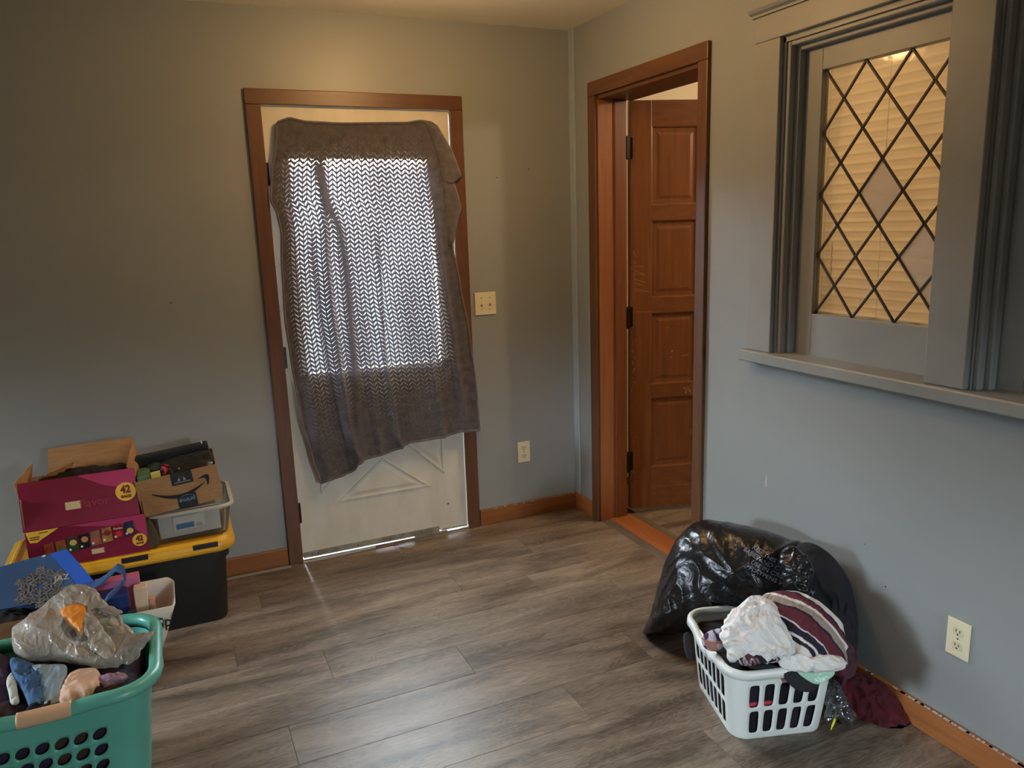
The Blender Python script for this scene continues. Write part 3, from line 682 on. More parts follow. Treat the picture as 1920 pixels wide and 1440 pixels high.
for j in range(NV + 1):
    v = j / NV
    for i in range(NU + 1):
        u = i / NU
        xb = -1.44 + u * .84; xt = -1.487 + u * (.742)
        zt_ = lerp_tab(topz, xt); zb_ = lerp_tab(botz, xb); z = zt_ + (zb_ - zt_) * v
        xl = lerp_tab(leftx, z); xr = lerp_tab(rightx, z); x = xl + (xr - xl) * u
        dn = min(1, v * 1.8 + .10); y = -.030 - .018 * v; op = 1.0
        for tr_, am, wd, cl in folds:
            zz = max(tr_[0][0], min(tr_[-1][0], z)); fx = lerp_tab(tr_, zz); g_ = exp(-((x - fx) / wd) ** 2)
            fade = min(1, max(0, (tr_[-1][0] - z) / .25)) 
            y -= am * g_ * dn * fade
            cw_ = (.6 if z > .9 else 1.0)
            op -= cl * exp(-((x - fx) / (wd * .95)) ** 2) * min(1, max(0, (tr_[-1][0] + .02 - z) / .12))
        y += .006 * noise.noise(Vector((x * 5, z * 2.2, 3))) * dn + .003 * noise.noise(Vector((x * 18, z * 7, 1)))
        if z < .86: y -= .006
        y = min(y, -.0215)
        ed = min(u * .8 - .035, (1 - u) * .8 - .085, (zt_ - z) - .045, (z - zb_) - .03) 
        op = max(0, min(1, op)) * max(0, min(1, ed / .03 + .5))
        op *= .80 + .35 * noise.noise(Vector((x * 7, z * 2.5, 8)))
        if z > 1.925: op *= .55 * max(0, min(1, (2.03 - z) / .07))
        if z < .93: op *= .42
        vs.append(Vector((x, y, z))); cols.append((max(0, min(1, op)),) * 3 + (1,)); uvs.append((u * .80, -z + .02 * sin(u * 6)))
fs = [(j * (NU + 1) + i, (j + 1) * (NU + 1) + i, (j + 1) * (NU + 1) + i + 1, j * (NU + 1) + i + 1) for j in range(NV) for i in range(NU)]
bl = thing('blanket', 'charcoal grey herringbone fleece blanket hung over the white door and its window', 'blanket', (-1.1, -.04, .41))
BM = blanket_mat()
build('cloth', MB().add(vs, fs), BM, bl, smooth=True, col=cols, uv=uvs, fixn=False)
MAT['fleece'] = mat('charcoal_fleece_hem', srgb(84, 80, 84), .95, srgb(104, 99, 102), 30, bump=.5, bscale=200, sheen=.35)
hem = []
for i in range(0, NU + 1, 2): hem.append(vs[NV * (NU + 1) + i])
part('hem', MB().tube(hem, .006, 6), MAT['fleece'], bl, smooth=True)
sidel = [vs[j * (NU + 1)] for j in range(0, NV + 1, 3)]; sider = [vs[j * (NU + 1) + NU] for j in range(0, NV + 1, 3)]
part('hem', MB().tube(sidel, .0045, 6), MAT['fleece'], bl, smooth=True); part('hem', MB().tube(sider, .0045, 6), MAT['fleece'], bl, smooth=True)
part('hem', MB().tube([vs[i] for i in range(0, NU + 1, 2)], .006, 6), MAT['fleece'], bl, smooth=True)
# drooping corner folds at the right edge
def flap(pts, ys):
    P = [Vector((x, y, z)) for (x, z), y in zip(pts, ys)]; m = len(P) // 2; lp = []
    for k in range(m):
        a, b = P[k], P[-1 - k]; lp.append([a.lerp(b, q / 8) + Vector((0, -.012 * sin(pi * q / 8), 0)) for q in range(9)])
    F = []; N = []
    for k in range(len(lp) - 1):
        for s_ in range(6):
            N.append([lp[k][q].lerp(lp[k + 1][q], s_ / 6) for q in range(9)])
    N.append(lp[-1]); mb = MB().loft(N, closed=False); mb2 = MB().add(mb.v, mb.f); return mb2
part('fold', flap([(-.80, 2.085), (-.76, 1.98), (-.735, 1.88), (-.720, 1.805), (-.680, 1.800), (-.634, 1.838), (-.672, 1.948), (-.745, 2.07)], [-.03] * 4 + [-.038] * 4), MAT['fleece'], bl, smooth=True, solid=.006)
part('fold', flap([(-.745, 2.02), (-.74, 1.85), (-.735, 1.70), (-.72, 1.50), (-.690, 1.515), (-.638, 1.690), (-.668, 1.80), (-.71, 2.0)], [-.028] * 4 + [-.031] * 4), MAT['fleece'], bl, smooth=True, solid=.006)

# ---- storage tote with yellow lid ----
MAT.update(
    blackp=mat('black_plastic', srgb(28, 27, 26), .42, bump=.05, bscale=150), yellowp=mat('yellow_plastic', srgb(214, 160, 36), .38, bump=.08, bscale=120),
    kraft=mat('kraft_cardboard', srgb(172, 130, 84), .85, srgb(158, 117, 74), 12, (1, 1, 6), bump=.1), kraftd=mat('kraft_inside', srgb(150, 108, 68), .9, bump=.1),
    magenta=mat('magenta_print', srgb(122, 24, 48), .35, srgb(132, 28, 56), 4), pinkp=mat('pink_sheen', srgb(178, 52, 96), .4), yel=mat('yellow_print', srgb(236, 186, 56), .5),
    ink=mat('black_ink', srgb(24, 20, 18), .6), red=mat('dark_red_ink', srgb(110, 20, 24), .5), cream=mat('cream_print', srgb(206, 184, 132), .6), white=mat('white_paper', srgb(226, 222, 212), .7),
    blue=mat('bright_blue_print', srgb(40, 120, 190), .5), grey=mat('grey_folder', srgb(200, 200, 198), .5), tape=mat('black_paper_tape', srgb(34, 36, 38), .45),
    clearp=glass('clear_plastic', (.97, .97, .95, 1), .08, milky=.05, milk=srgb(220, 216, 200)), rimp=mat('milky_rim_plastic', srgb(216, 210, 192), .3, trans=.2))
tt = thing('storage_tote', 'large black storage tote with a yellow lid on the floor below the boxes', 'tote', (-2.29, -.245, 0))
C0 = Vector((-2.29, -.245, 0)); lp = []
def ring(w, d, r, z, c=C0, rot=0, n=8): 
    M_ = Matrix.Rotation(rot, 3, 'Z'); return [c + M_ @ p + Vector((0, 0, z)) for p in rrect(w, d, r, n)]
lp = [ring(.72, .375, .05, .0), ring(.73, .385, .055, .012), ring(.765, .41, .06, .28), ring(.79, .43, .06, .282), ring(.795, .435, .06, .33), ring(.77, .41, .06, .331), ring(.70, .36, .05, .02)]
part('body', MB().loft(lp, True, True), MAT['blackp'], tt, angle=35)
lid = [ring(.835, .468, .07, .322), ring(.845, .475, .07, .330), ring(.845, .475, .07, .352), ring(.835, .465, .065, .360), ring(.80, .43, .05, .362), ring(.785, .415, .05, .372), ring(.765, .395, .045, .372), ring(.755, .385, .045, .366), ring(.10, .05, .02, .366)]
part('lid', MB().loft(lid, False, True), MAT['yellowp'], tt, angle=40)
for x in (-2.245, -1.985): part('latch', MB().box((x - .048, -.4835, .345), (x + .048, -.470, .364), .002), MAT['blackp'], tt)
part('rib', MB().box((-2.62, -.487, .333), (-1.93, -.481, .338)), MAT['yellowp'], tt)

ZL = .3722
# ---- magenta snack carton ----
sb = thing('snack_carton', 'opened magenta snack carton marked 42 with brown flaps, on the yellow lid', 'carton', (-2.39, -.30, ZL + .001))
xl, xr, yf, yb = -2.598, -2.190, -.455, -.150; zc, zt1 = .528, .672
th = .003
body = MB(); body.box((xl, yf, ZL + .001), (xr, yb, ZL + .004)).box((xl, yf, ZL + .001), (xl + th, yb, .64)).box((xr - th, yf, ZL + .001), (xr, yb, .62)).box((xl, yb - th, ZL + .001), (xr, yb, .655))
part('body', body, MAT['kraftd'], sb)
part('front_panel', MB().box((xl, yf - th, ZL + .001), (xr, yf, zc)), MAT['magenta'], sb)
up0 = Vector((xl - .004, yf - th, zc + .001)); Ux = Vector((xr - xl - .012, 0, 0)); Uz = Vector((-.002, .045, .178))
part('upper_panel', MB().obox(up0, Ux, Vector((0, .003, -.0008)), Uz), MAT['magenta'], sb, label='upper magenta panel leaning back')
nU = -Uz.cross(Ux).normalized() if Uz.cross(Ux).y > 0 else Uz.cross(Ux).normalized()
uz = Uz.normalized(); ux = Ux.normalized(); fn = Vector((0, -1, 0))
# sheen on the carton faces, painted on as pink corners
o1 = up0 + Ux * .50 + Uz * .995; part('print', MB().quad(o1 + nU * .0006, up0 + Ux * .998 + Uz * .995 + nU * .0006, up0 + Ux * .998 + Uz * .55 + nU * .0006, up0 + Ux * .72 + Uz * .72 + nU * .0006), MAT['pinkp'], sb, label='pink sheen painted on the carton')
part('print', MB().quad((xl + .14, yf - .0036, zc - .001), (xr - .001, yf - .0036, zc - .001), (xr - .001, yf - .0036, zc - .095), (xr - .06, yf - .0036, zc - .04)), MAT['pinkp'], sb)
def badge(c, ux, uy, n, r, par):
    b = part('badge', disc(c, ux, uy, n, r, .0012), MAT['yel'], par, label='yellow round badge reading 42 bags')
    part('lettering', merge(txt('42', r * 1.15, c + uy * r * .22, ux, uy, n, .002, .0016, sx=.85), txt('BAGS', r * .42, c - uy * r * .52, ux, uy, n, .002, .0008)), MAT['red'], b)
badge(up0 + Ux * .90 + Uz * .52, ux, uz, nU, .036, sb)
badge(Vector((xr - .030, yf - th, ZL + .052)), ux, Vector((0, 0, 1)), fn, .026, sb)
part('lettering', merge(txt('flavor', .045, up0 + Ux * .62 + Uz * .40, ux, uz, nU, .0012)), mat('faded_magenta_ink', srgb(150, 44, 64), .5), sb)
part('lettering', txt('flavor', .026, Vector((xr - .13, yf - th, ZL + .036)), ux, Vector((0, 0, 1)), fn, .0012), bpy.data.materials['faded_magenta_ink'], sb)
part('logo', MB().obox(up0 + Ux * .37 + Uz * .32 + nU * .0002, Ux * .13, nU * .0008, Uz * .16), MAT['cream'], sb)
part('logo', MB().box((xr - .20, yf - .0038, ZL + .026), (xr - .155, yf - th, ZL + .046)), MAT['cream'], sb)
part('banner', MB().prism([(xl + .002, yf - th, zc - .001), (xl + .112, yf - th, zc - .001), (xl + .050, yf - th, zc - .036), (xl + .036, yf - th, zc - .046), (xl + .012, yf - th, zc - .044)], (0, -.0008, 0)), MAT['yel'], sb)
part('lettering', MB().box((xl + .014, yf - .0042, zc - .022), (xl + .046, yf - .0038, zc - .026)).box((xl + .014, yf - .0042, zc - .030), (xl + .044, yf - .0038, zc - .034)).box((xl + .045, yf - .0042, zc - .008), (xl + .075, yf - .0038, zc - .011)), MAT['red'], sb)
pk = [srgb(150, 70, 34), srgb(160, 84, 44), srgb(40, 74, 36), srgb(30, 24, 28), srgb(150, 110, 80), srgb(190, 140, 70), srgb(150, 24, 28), srgb(34, 44, 74)]
pc = [srgb(170, 60, 30), srgb(60, 100, 50), srgb(214, 168, 100), srgb(204, 130, 80), srgb(196, 80, 50), srgb(150, 40, 30), srgb(190, 40, 40), srgb(220, 170, 90)]
for k in range(8):
    x0 = xl + .052 + k * .0395; z0 = ZL + .038 + k * .0052; hh = .062; w_ = .037
    m_ = mat('snack_bag_print', pk[k], .4, tuple(c * .6 for c in pk[k][:3]) + (1,), 40); mc = mat('snack_emblem_print', pc[k], .5)
    b = part('printed_snack_bag', MB().prism([(x0, yf - .0042, z0), (x0 + w_, yf - .0042, z0 + .004), (x0 + w_ - .003, yf - .0042, z0 + hh), (x0 + .002, yf - .0042, z0 + hh - .004)], (0, -.0006, 0)), m_, sb)
    part('emblem', disc((x0 + w_ * .55, yf - .0044, z0 + hh * (.62 if k in (2, 3, 5) else .35)), ux, Vector((0, 0, 1)), fn, .012, .0008, 16), mc, b)
    part('number_dot', disc((x0 + .008, yf - .0044, z0 + .012), ux, Vector((0, 0, 1)), fn, .0045, .0014, 10), MAT['white'], b)
    if k == 5: part('lettering', txt('Fritos', .014, Vector((x0 + w_ * .52, yf - .0044, z0 + hh * .62)), Vector((.96, 0, .25)), Vector((-.25, 0, .96)), fn, .0016, .0003), MAT['red'], b)
    if k == 6: part('lettering', txt('Doritos', .010, Vector((x0 + w_ * .52, yf - .0044, z0 + hh * .72)), ux, Vector((0, 0, 1)), fn, .0016, .0002), MAT['white'], b)
# flaps
fl = lambda a, b, c, d: MB().prism([Vector(a), Vector(b), Vector(c), Vector(d)], (Vector(b) - Vector(a)).cross(Vector(d) - Vector(a)).normalized() * .003)
part('flap', fl((xl + .06, yb, .655), (xr - .015, yb, .655), (xr - .022, yb + .035, .762), (xl + .07, yb + .035, .754)), MAT['kraft'], sb)
part('flap', fl((xl, yf + .02, .64), (xl, yb - .03, .64), (xl + .018, yb - .04, .725), (xl - .022, yf + .07, .70)), MAT['kraft'], sb)
part('flap', fl((xl + .02, yb - .14, .655), (xl + .13, yb - .03, .655), (xl + .16, yb - .01, .70), (xl + .06, yb - .15, .69)), MAT['kraft'], sb)
part('flap', fl((xr, yb - .02, .63), (xr, yf + .06, .63), (xr - .045, yf + .10, .70), (xr - .02, yb, .755)), MAT['kraft'], sb)
dk = mat('dark_clothes', srgb(30, 24, 24), .95, srgb(46, 38, 36), 20, bump=.5)
pts = [(xl + .03, yf + .09, .60), (xl + .2, yf + .07, .61), (xr - .05, yf + .09, .60), (xr - .03, yb - .03, .64), (xl + .2, yb - .02, .65), (xl + .03, yb - .03, .64)]
b = blob([Vector(p) for p in pts], (0, 0, 1), .045, .18, amp=.014, scale=16, seed=3, nr=24, na=90)
build('bundled_clothes', b, dk, None, smooth=True, label='dark bundled clothes inside the magenta snack carton', cat='clothes', loc=(-2.39, -.3, .5))

# ---- clear container ----
cc = thing('clear_bin', 'small clear plastic bin of papers with a milky rim, under the smile box', 'bin', (-2.02, -.27, ZL))
CC = Vector((-2.025, -.262, 0)); Z1c = .500
lp = [ring(.27, .29, .03, ZL + .0005, CC), ring(.275, .295, .03, ZL + .005, CC), ring(.315, .335, .04, Z1c, CC), ring(.31, .33, .04, Z1c, CC), ring(.268, .288, .03, ZL + .008, CC)]
part('body', MB().loft(lp, True, True), MAT['clearp'], cc, angle=40)
rim = [ring(.312, .332, .04, Z1c - .006, CC), ring(.338, .358, .05, Z1c - .008, CC), ring(.342, .362, .05, Z1c, CC), ring(.312, .332, .04, Z1c + .003, CC), ring(.312, .332, .04, Z1c - .006, CC)]
part('rim', MB().loft(rim), MAT['rimp'], cc, angle=60)
build('paper_stack', MB().box((-2.12, -.36, ZL + .009), (-1.92, -.15, Z1c - .02), .002), mat('yellowed_paper_edges', srgb(206, 196, 150), .8, srgb(186, 172, 120), 4, (1, 1, 60)), None, label='stack of yellowed papers standing inside the clear bin', cat='papers', loc=(-2.02, -.25, ZL + .009))
fd = thing('grey_folder', 'pale grey folder with a white and blue label at the front of the clear bin', 'folder', (-2.04, -.385, ZL + .009))
part('cover', MB().obox(Vector((-2.150, -.388, ZL + .010)), Vector((.235, 0, .006)), Vector((0, .012, 0)), Vector((0, -.012, .115)), .001), MAT['grey'], fd)
lb = part('label', MB().obox(Vector((-2.095, -.3945, ZL + .036)), Vector((.12, 0, .005)), Vector((0, -.0008, 0)), Vector((0, -.007, .062))), MAT['white'], fd)
part('stripe', MB().obox(Vector((-2.085, -.3958, ZL + .042)), Vector((.068, 0, .003)), Vector((0, -.0008, 0)), Vector((0, -.003, .024))), MAT['blue'], lb)
tx = MB()
for k in range(5): tx.box((-2.008, -.3975, ZL + .046 + k * .006), (-1.985, -.3968, ZL + .0475 + k * .006))
part('lettering', tx, MAT['ink'], lb)
build('plush_scrap', blob([Vector(p) for p in ((-2.20, -.45, .40), (-2.165, -.45, .375), (-2.15, -.44, .40), (-2.16, -.43, .45), (-2.18, -.43, .50), (-2.20, -.44, .46))], (0, -1, 0), .012, .02, amp=.006, scale=40, seed=5, nr=8, na=30), mat('olive_cloth', srgb(74, 66, 50), .95), None, smooth=True, label='olive brown cloth scrap squeezed between the magenta carton and clear bin', cat='cloth', loc=(-2.17, -.44, .42))

# ---- kraft smile box ----
a_ = radians(5.2); ux = Vector((cos(a_), 0, sin(a_))); by = Vector((0, .985, .05)).normalized(); bz_ = ux.cross(by).normalized(); by = bz_.cross(ux).normalized()
O = Vector((-2.198, -.440, .506)); w, d, h = .305, .225, .150; fn = -by
kb = thing('cardboard_box', 'open kraft cardboard box with a printed smile arrow, on the clear bin', 'box', O)
th = .003
part('front_panel', MB().obox(O, ux * w, by * th, bz_ * h), MAT['kraft'], kb)
part('body', MB().obox(O + by * th, ux * w, by * (d - th), bz_ * th).obox(O + by * th, ux * th, by * (d - th), bz_ * h).obox(O + ux * (w - th) + by * th, ux * th, by * (d - th), bz_ * (h + .002)).obox(O + by * (d - th), ux * w, by * th, bz_ * h), MAT['kraftd'], kb)
P2 = lambda s, t, off=.0008: O + ux * s + bz_ * t + fn * off
# smile stroke
sm = []
N_ = 30; upp = []; low = []
for k in range(N_ + 1):
    q = k / N_; s = .050 + q * .200; mid = .092 - .040 * sin(pi * (q * .86 + .06)) - .006 * q + .012 * q * q; tw = .0115 * (sin(pi * min(1, q * .95 + .04)) ** .7)
    upp.append(P2(s, mid + tw * .7)); low.append(P2(s, mid - tw * .7))
mbs = MB()
for k in range(N_): mbs.quad(low[k], low[k + 1], upp[k + 1], upp[k])
hd = [(.226, .107), (.240, .114), (.256, .118), (.268, .115), (.268, .098), (.262, .076), (.256, .070), (.256, .088), (.254, .100), (.250, .106), (.238, .106)]
mbs.quad(*[P2(s, t) for s, t in hd])
part('smile_print', mbs, MAT['ink'], kb, fixn=False)
tp1 = part('tape', MB().obox(P2(.128, .100, 0), ux * .080, fn * .0007, bz_ * .051), MAT['tape'], kb)
wh = mat('pale_print', srgb(150, 152, 150), .6); bpm = mat('blue_grey_print', srgb(96, 140, 156), .6)
ic = MB(); c_ = (.167, .124)
pts = [P2(c_[0] + .010 * cos(a), c_[1] + .011 * sin(a) - .002, .0014) for a in [pi * k / 12 for k in range(13)]]
ic.ribbon(pts, [fn.cross(ux) * .0] * 0 or ux * .0015, .0006); ic.quad(*[P2(c_[0] + x, c_[1] + y, .0014) for x, y in ((-.016, -.009), (-.006, -.009), (-.006, .001), (-.011, .003))]); ic.quad(*[P2(c_[0] + x, c_[1] + y, .0014) for x, y in ((.006, -.009), (.016, -.009), (.011, .003), (.006, .001))])
part('headphone_icon', ic, wh, tp1, fixn=False)
part('lettering', MB().obox(P2(.138, .108, .0012), ux * .060, fn * .0003, bz_ * .003), wh, tp1)
tp2 = part('tape', MB().obox(P2(.135, .0, 0), ux * .072, fn * .0007, bz_ * .056), MAT['tape'], kb)
part('lettering', txt('prime', .026, P2(.171, .030, .0012), -ux, -bz_, fn, .0006, .0006), bpm, tp2)
arc = MB(); pts = [P2(.146 + .052 * k / 12, .043 + .009 * sin(pi * k / 12), .0014) for k in range(13)]; arc.ribbon(pts, bz_ * .0018, .0005)
part('smile_print', arc, bpm, tp2, fixn=False)
part('tear', MB().obox(P2(-.001, .135, .0004), ux * .010, fn * .0004, bz_ * .0022), MAT['ink'], kb)
# things inside it
Pi = lambda s, t, u: O + ux * s + by * t + bz_ * u
dv = thing('device_case', 'long black electronics case lying across the back of the smile box', 'case', Pi(.15, .19, .15))
part('body', MB().obox(Pi(.006, .165, .135), ux * .285, by * .050, bz_ * .058, .006), MAT['blackp'], dv); part('groove', MB().obox(Pi(.012, .1642, .163), ux * .27, by * .001, bz_ * .002), MAT['ink'], dv)
dv = thing('black_pouch', 'shiny black pouch with a metal snap inside the smile box', 'pouch', Pi(.2, .09, .12))
b = blob([Pi(.09, .02, .120), Pi(.20, .03, .130), Pi(.295, .04, .135), Pi(.29, .14, .165), Pi(.20, .16, .165), Pi(.10, .15, .16), Pi(.075, .08, .14)], (bz_ - by * .3), .022, .08, amp=.006, scale=18, seed=8, nr=20, na=70)
part('body', b, mat('black_vinyl', srgb(34, 30, 28), .25, bump=.3, bscale=80), dv, smooth=True); part('snap', MB().tube([Pi(.165, .040, .150), Pi(.165, .036, .156)], .004, 12), mat('pale_metal', srgb(190, 184, 170), .3, metal=.8), dv)
build('green_booklet', MB().obox(Pi(.012, .012, .02), ux * .045, by * .12, bz_ * .140, .001), mat('green_card', srgb(88, 118, 78), .6), None, label='green booklet standing at the left inside the smile box', cat='booklet', loc=Pi(.03, .06, .02))
build('yellow_notepad', MB().obox(Pi(.062, .008, .02), ux * .034, by * .02, bz_ * .148, .001), mat('yellow_card', srgb(206, 190, 84), .6), None, label='yellow notepad beside the green booklet in the smile box', cat='notepad', loc=Pi(.07, .02, .02))
build('dark_green_cloth', blob([Pi(.05, .10, .15), Pi(.10, .09, .15), Pi(.11, .15, .155), Pi(.05, .16, .155)], bz_, .014, .05, amp=.004, scale=30, seed=4, nr=10, na=40), mat('bottle_green_cloth', srgb(34, 58, 42), .9), None, smooth=True, label='dark green cloth under the black case in the smile box', cat='cloth', loc=Pi(.08, .13, .15))
b = blob([Pi(.090, .006, .120), Pi(.125, .006, .135), Pi(.145, .02, .15), Pi(.13, .05, .175), Pi(.105, .05, .18), Pi(.095, .03, .15)], (bz_ - by), .010, .02, amp=.004, scale=50, seed=9, nr=10, na=40, colfn=lambda q: srgb(190, 40, 60) if noise.noise(q * 60) > .12 else srgb(26, 18, 20))
build('red_wrapper', b, attr_mat('red_black_wrapper', .4), None, smooth=True, col=b.cols, label='crumpled red and black wrapper at the front of the smile box', cat='wrapper', loc=Pi(.11, .02, .13))
cbx = onplane(380, 840, (0, -.27, 0), (0, 1, 0)); pts = []
for k in range(46): a = k * .55; pts.append(cbx + Vector((.013 * cos(a), .006 * sin(a * 1.3), -.004 + .009 * sin(a) + .0002 * k)))
pts += [cbx + Vector(q) for q in ((.004, 0, .012), (-.001, 0, .020), (-.003, -.002, .028), (-.002, -.002, .032))]
build('cable_bundle', MB().tube(pts, .0026, 6), mat('white_cable', srgb(214, 208, 196), .4), None, smooth=True, label='coiled white cable on top of the black electronics case', cat='cable', loc=cbx)

# ---- white bag with lettering and its contents ----
wb = thing('shopping_bag', 'white shopping bag with a navy base behind the teal basket, half full', 'bag', (-2.33, -.74, 0))
CW_ = Vector((-2.32, -.735, 0)); N2 = 40
def bagring(z, w, d, bulge, drop=None):
    out = []
    for k, p in enumerate(rrect(w, d, .03, 9)):
        q = CW_ + p; q.x += z * .10; q.z = z + (drop(p) if drop else 0); q.x += .003 * noise.noise(q * 22); q.y += .005 * noise.noise(q * 14 + Vector((3, 1, 2))); out.append(q)
    return out
drop = lambda p: .018 * cos(p.x * 12) - .012 * (p.y < 0) + .012 * noise.noise(p * 20)
zs = [0, .01, .05, .10, .135]
part('base', MB().loft([bagring(z, .22 + z * .42, .21 + z * .05, 0) for z in zs], True, False), mat('navy_bag_fabric', srgb(40, 54, 88), .7), wb, smooth=True)
zs = [.1352, .18, .23, .28, .315]; 
lpo = [bagring(z, .22 + z * .42, .21 + z * .05, 0, (lambda p, z=z: drop(p) * (z - .135) / .18)) for z in zs]
mb = MB().loft(lpo)
part('body', mb, mat('white_coated_bag', srgb(222, 218, 206), .5, bump=.15, bscale=30), wb, smooth=True, solid=.0025)
sp_o = onplane(306, 1165, (0, -.855, 0), (0, 1, 0)); 
part('lettering', txt('Sp', .055, sp_o + Vector((.004, -.014, .002)), Vector((.95, 0, .10)), Vector((.02, 0, 1)), Vector((0, -1, 0)), .004, .0008), MAT['ink'], wb)
part('lettering', txt('i', .050, sp_o + Vector((.034, -.004, .008)), Vector((.6, .6, .10)), Vector((.02, 0, 1)), Vector((.6, -.8, 0)), .004, .0008), MAT['ink'], wb)
bxs = [('pink_box', (-2.372, -.70, .02), (-2.225, -.655, .375), srgb(214, 120, 160), 'pink carton at the back of the white shopping bag', 'box'),
       ('navy_box', (-2.365, -.80, .02), (-2.262, -.725, .352), srgb(20, 44, 110), 'navy blue box in front of the pink carton in the white bag', 'box'),
       ('cream_box', (-2.245, -.76, .02), (-2.200, -.715, .350), srgb(236, 206, 170), 'small cream box at the right of the white shopping bag contents', 'box'),
       ('peach_jar', (-2.198, -.765, .02), (-2.180, -.735, .305), srgb(214, 160, 130), 'narrow peach tube beside the cream box in the white bag', 'tube')]
for nm, a, b, c_, l_, ct in bxs:
    build(nm, MB().box(a, b, .003), mat(nm + '_card', c_, .4), None, label=l_, cat=ct, loc=((a[0] + b[0]) / 2, (a[1] + b[1]) / 2, a[2]))
build('black_clip', MB().box((-2.262, -.868, .292), (-2.240, -.850, .318), .003), MAT['blackp'], None, label='small black clip on the front rim of the white bag', cat='clip', loc=(-2.25, -.86, .29))
bpy.data.objects['navy_box'].rotation_euler.z = .06

# ---- blue snowflake bag ----
bo = Vector((-2.45, -.70, .46)); bn_ = Vector((-.05, -.55, .83)).normalized()
PB = lambda x, y, off=0: onplane(x, y, bo, bn_) + bn_ * off
bluem = mat('blue_nonwoven', srgb(44, 76, 116), .6, srgb(52, 86, 128), 6, bump=.25, bscale=200); blueb = mat('bright_blue_gusset', srgb(38, 92, 196), .55, bump=.25, bscale=200)
sbg = thing('gift_bag', 'blue reusable bag with a silver snowflake leaning over the yellow-lidded tote', 'bag', PB(60, 1090, -.05))
bt = Vector((0, .0, -1)) * .05
part('front_panel', MB().prism([PB(-70, 1080), PB(0, 1063), PB(45, 1050), PB(93, 1038), PB(120, 1068), PB(150, 1106), PB(100, 1124), PB(40, 1136), PB(0, 1143), PB(-60, 1150)], bn_ * -.006), bluem, sbg)
part('gusset', MB().prism([PB(93.5, 1038), PB(125, 1030), PB(152, 1060), PB(178, 1092), PB(151, 1105), PB(120, 1068)], bn_ * -.008), blueb, sbg)
part('back_panel', MB().prism([PB(-70, 1082, -.055), PB(93, 1040, -.055), PB(150, 1104, -.055), PB(0, 1140, -.055), PB(-60, 1148, -.055)], bn_ * -.006), bluem, sbg)
part('glint', MB().prism([PB(78, 1043.5, .001), PB(84, 1041, .001), PB(87, 1043, .001), PB(81, 1045, .001)], bn_ * .001), MAT['white'], sbg)
# snowflake
sil = mat('silver_print', srgb(150, 144, 136), .35, srgb(112, 106, 98), 60, metal=.25)
fc = PB(75, 1100); fr = (PB(125, 1100) - fc).length; fu = (PB(125, 1089) - fc).normalized(); fv = bn_.cross(fu).normalized(); FY = .80
if fv.z < 0: fv = -fv
sn = MB()
def sline(x0, y0, x1, y1, w):
    a = fc + fu * x0 + fv * y0 + bn_ * .0012; b = fc + fu * x1 + fv * y1 + bn_ * .0012; v = (b - a).cross(bn_).normalized() * w * .5; sn.quad(a - v, b - v, b + v, a + v)
for k in range(6):
    a = pi / 2 + k * pi / 3; c, s = cos(a), sin(a); R_ = fr * 1.0
    def pt(r, t): return (R_ * (c * r - s * t), R_ * (s * r + c * t) )
    def ln(r0, t0, r1, t1, w): p = pt(r0, t0); q = pt(r1, t1); sline(p[0], p[1], q[0], q[1], w * R_)
    ln(.12, 0, 1.0, 0, .07); 
    for sg in (1, -1):
        ln(.95, 0, .78, .16 * sg, .06); ln(.80, 0, .62, .22 * sg, .07); ln(.66, 0, .46, .30 * sg, .06); ln(.48, 0, .34, .20 * sg, .07); ln(.30, 0, .20, .12 * sg, .06)
        ln(.62, .22 * sg, .74, .33 * sg, .06); ln(.46, .30 * sg, .60, .42 * sg, .05); ln(.86, .10 * sg, .98, .12 * sg, .06); ln(.74, .33 * sg, .62, .44 * sg, .05); ln(.16, .07 * sg, .46, .30 * sg, .045); ln(.55, .12 * sg, .72, .22 * sg, .05)
sn_p = part('snowflake', sn, sil, sbg, fixn=False)
part('lettering', MB().box((0, 0, 0), (.0001, .0001, .0001)) and txt('JAZ', .030, PB(116, 1084), fu, fv, bn_, .0016, .0005), mat('pale_silver', srgb(176, 170, 160), .5), sbg)
for tr_ in ([(150, 1104, 0), (175, 1102, .01), (200, 1090, .02), (222, 1073, .03), (234, 1076, .025), (236, 1092, .01)], [(236, 1088, .008), (222, 1106, .01), (204, 1124, .015), (196, 1134, .01)]):
    pp = [PB(*q) for q in tr_]; sm2 = []
    for i in range(len(pp) - 1):
        for q in range(5): sm2.append(pp[i].lerp(pp[i + 1], q / 5))
    sm2.append(pp[-1]); part('handle', MB().ribbon(sm2, (fv * .032 + fu * .008), .002), bluem, sbg, smooth=True)
# paper bag under it
pbm = mat('tan_paper', srgb(176, 132, 92), .85, srgb(158, 116, 80), 10, bump=.3)
t = thing('paper_bag', 'crumpled tan paper bag under the blue snowflake bag, mostly hidden', 'bag', (-2.58, -.72, 0))
lp = []
for z, w_, d_ in ((0, .26, .20), (.15, .28, .22), (.30, .29, .23), (.36, .28, .22)):
    lp.append([Vector((-2.66, -.74, z)) + p + Vector((0, 0, 0)) + Vector((noise.noise(p * 30 + Vector((0, 0, z * 9))) * .008, noise.noise(p * 25 + Vector((5, 0, z * 7))) * .008, 0)) for p in rrect(w_, d_, .02, 5)])
part('body', MB().loft(lp, True, False), pbm, t, solid=.002)
bxm = mat('dark_inside', srgb(36, 30, 28), .9)
build('dark_bundle', blob([Vector((-2.66, -.74, .33)) + p for p in rrect(.24, .18, .04, 4)], (0, 0, 1), .03, .12, amp=.01, scale=20, seed=14, nr=12, na=50), bxm, None, smooth=True, label='dark bundle inside the tan paper bag under the snowflake bag', cat='bundle', loc=(-2.6, -.74, .33))

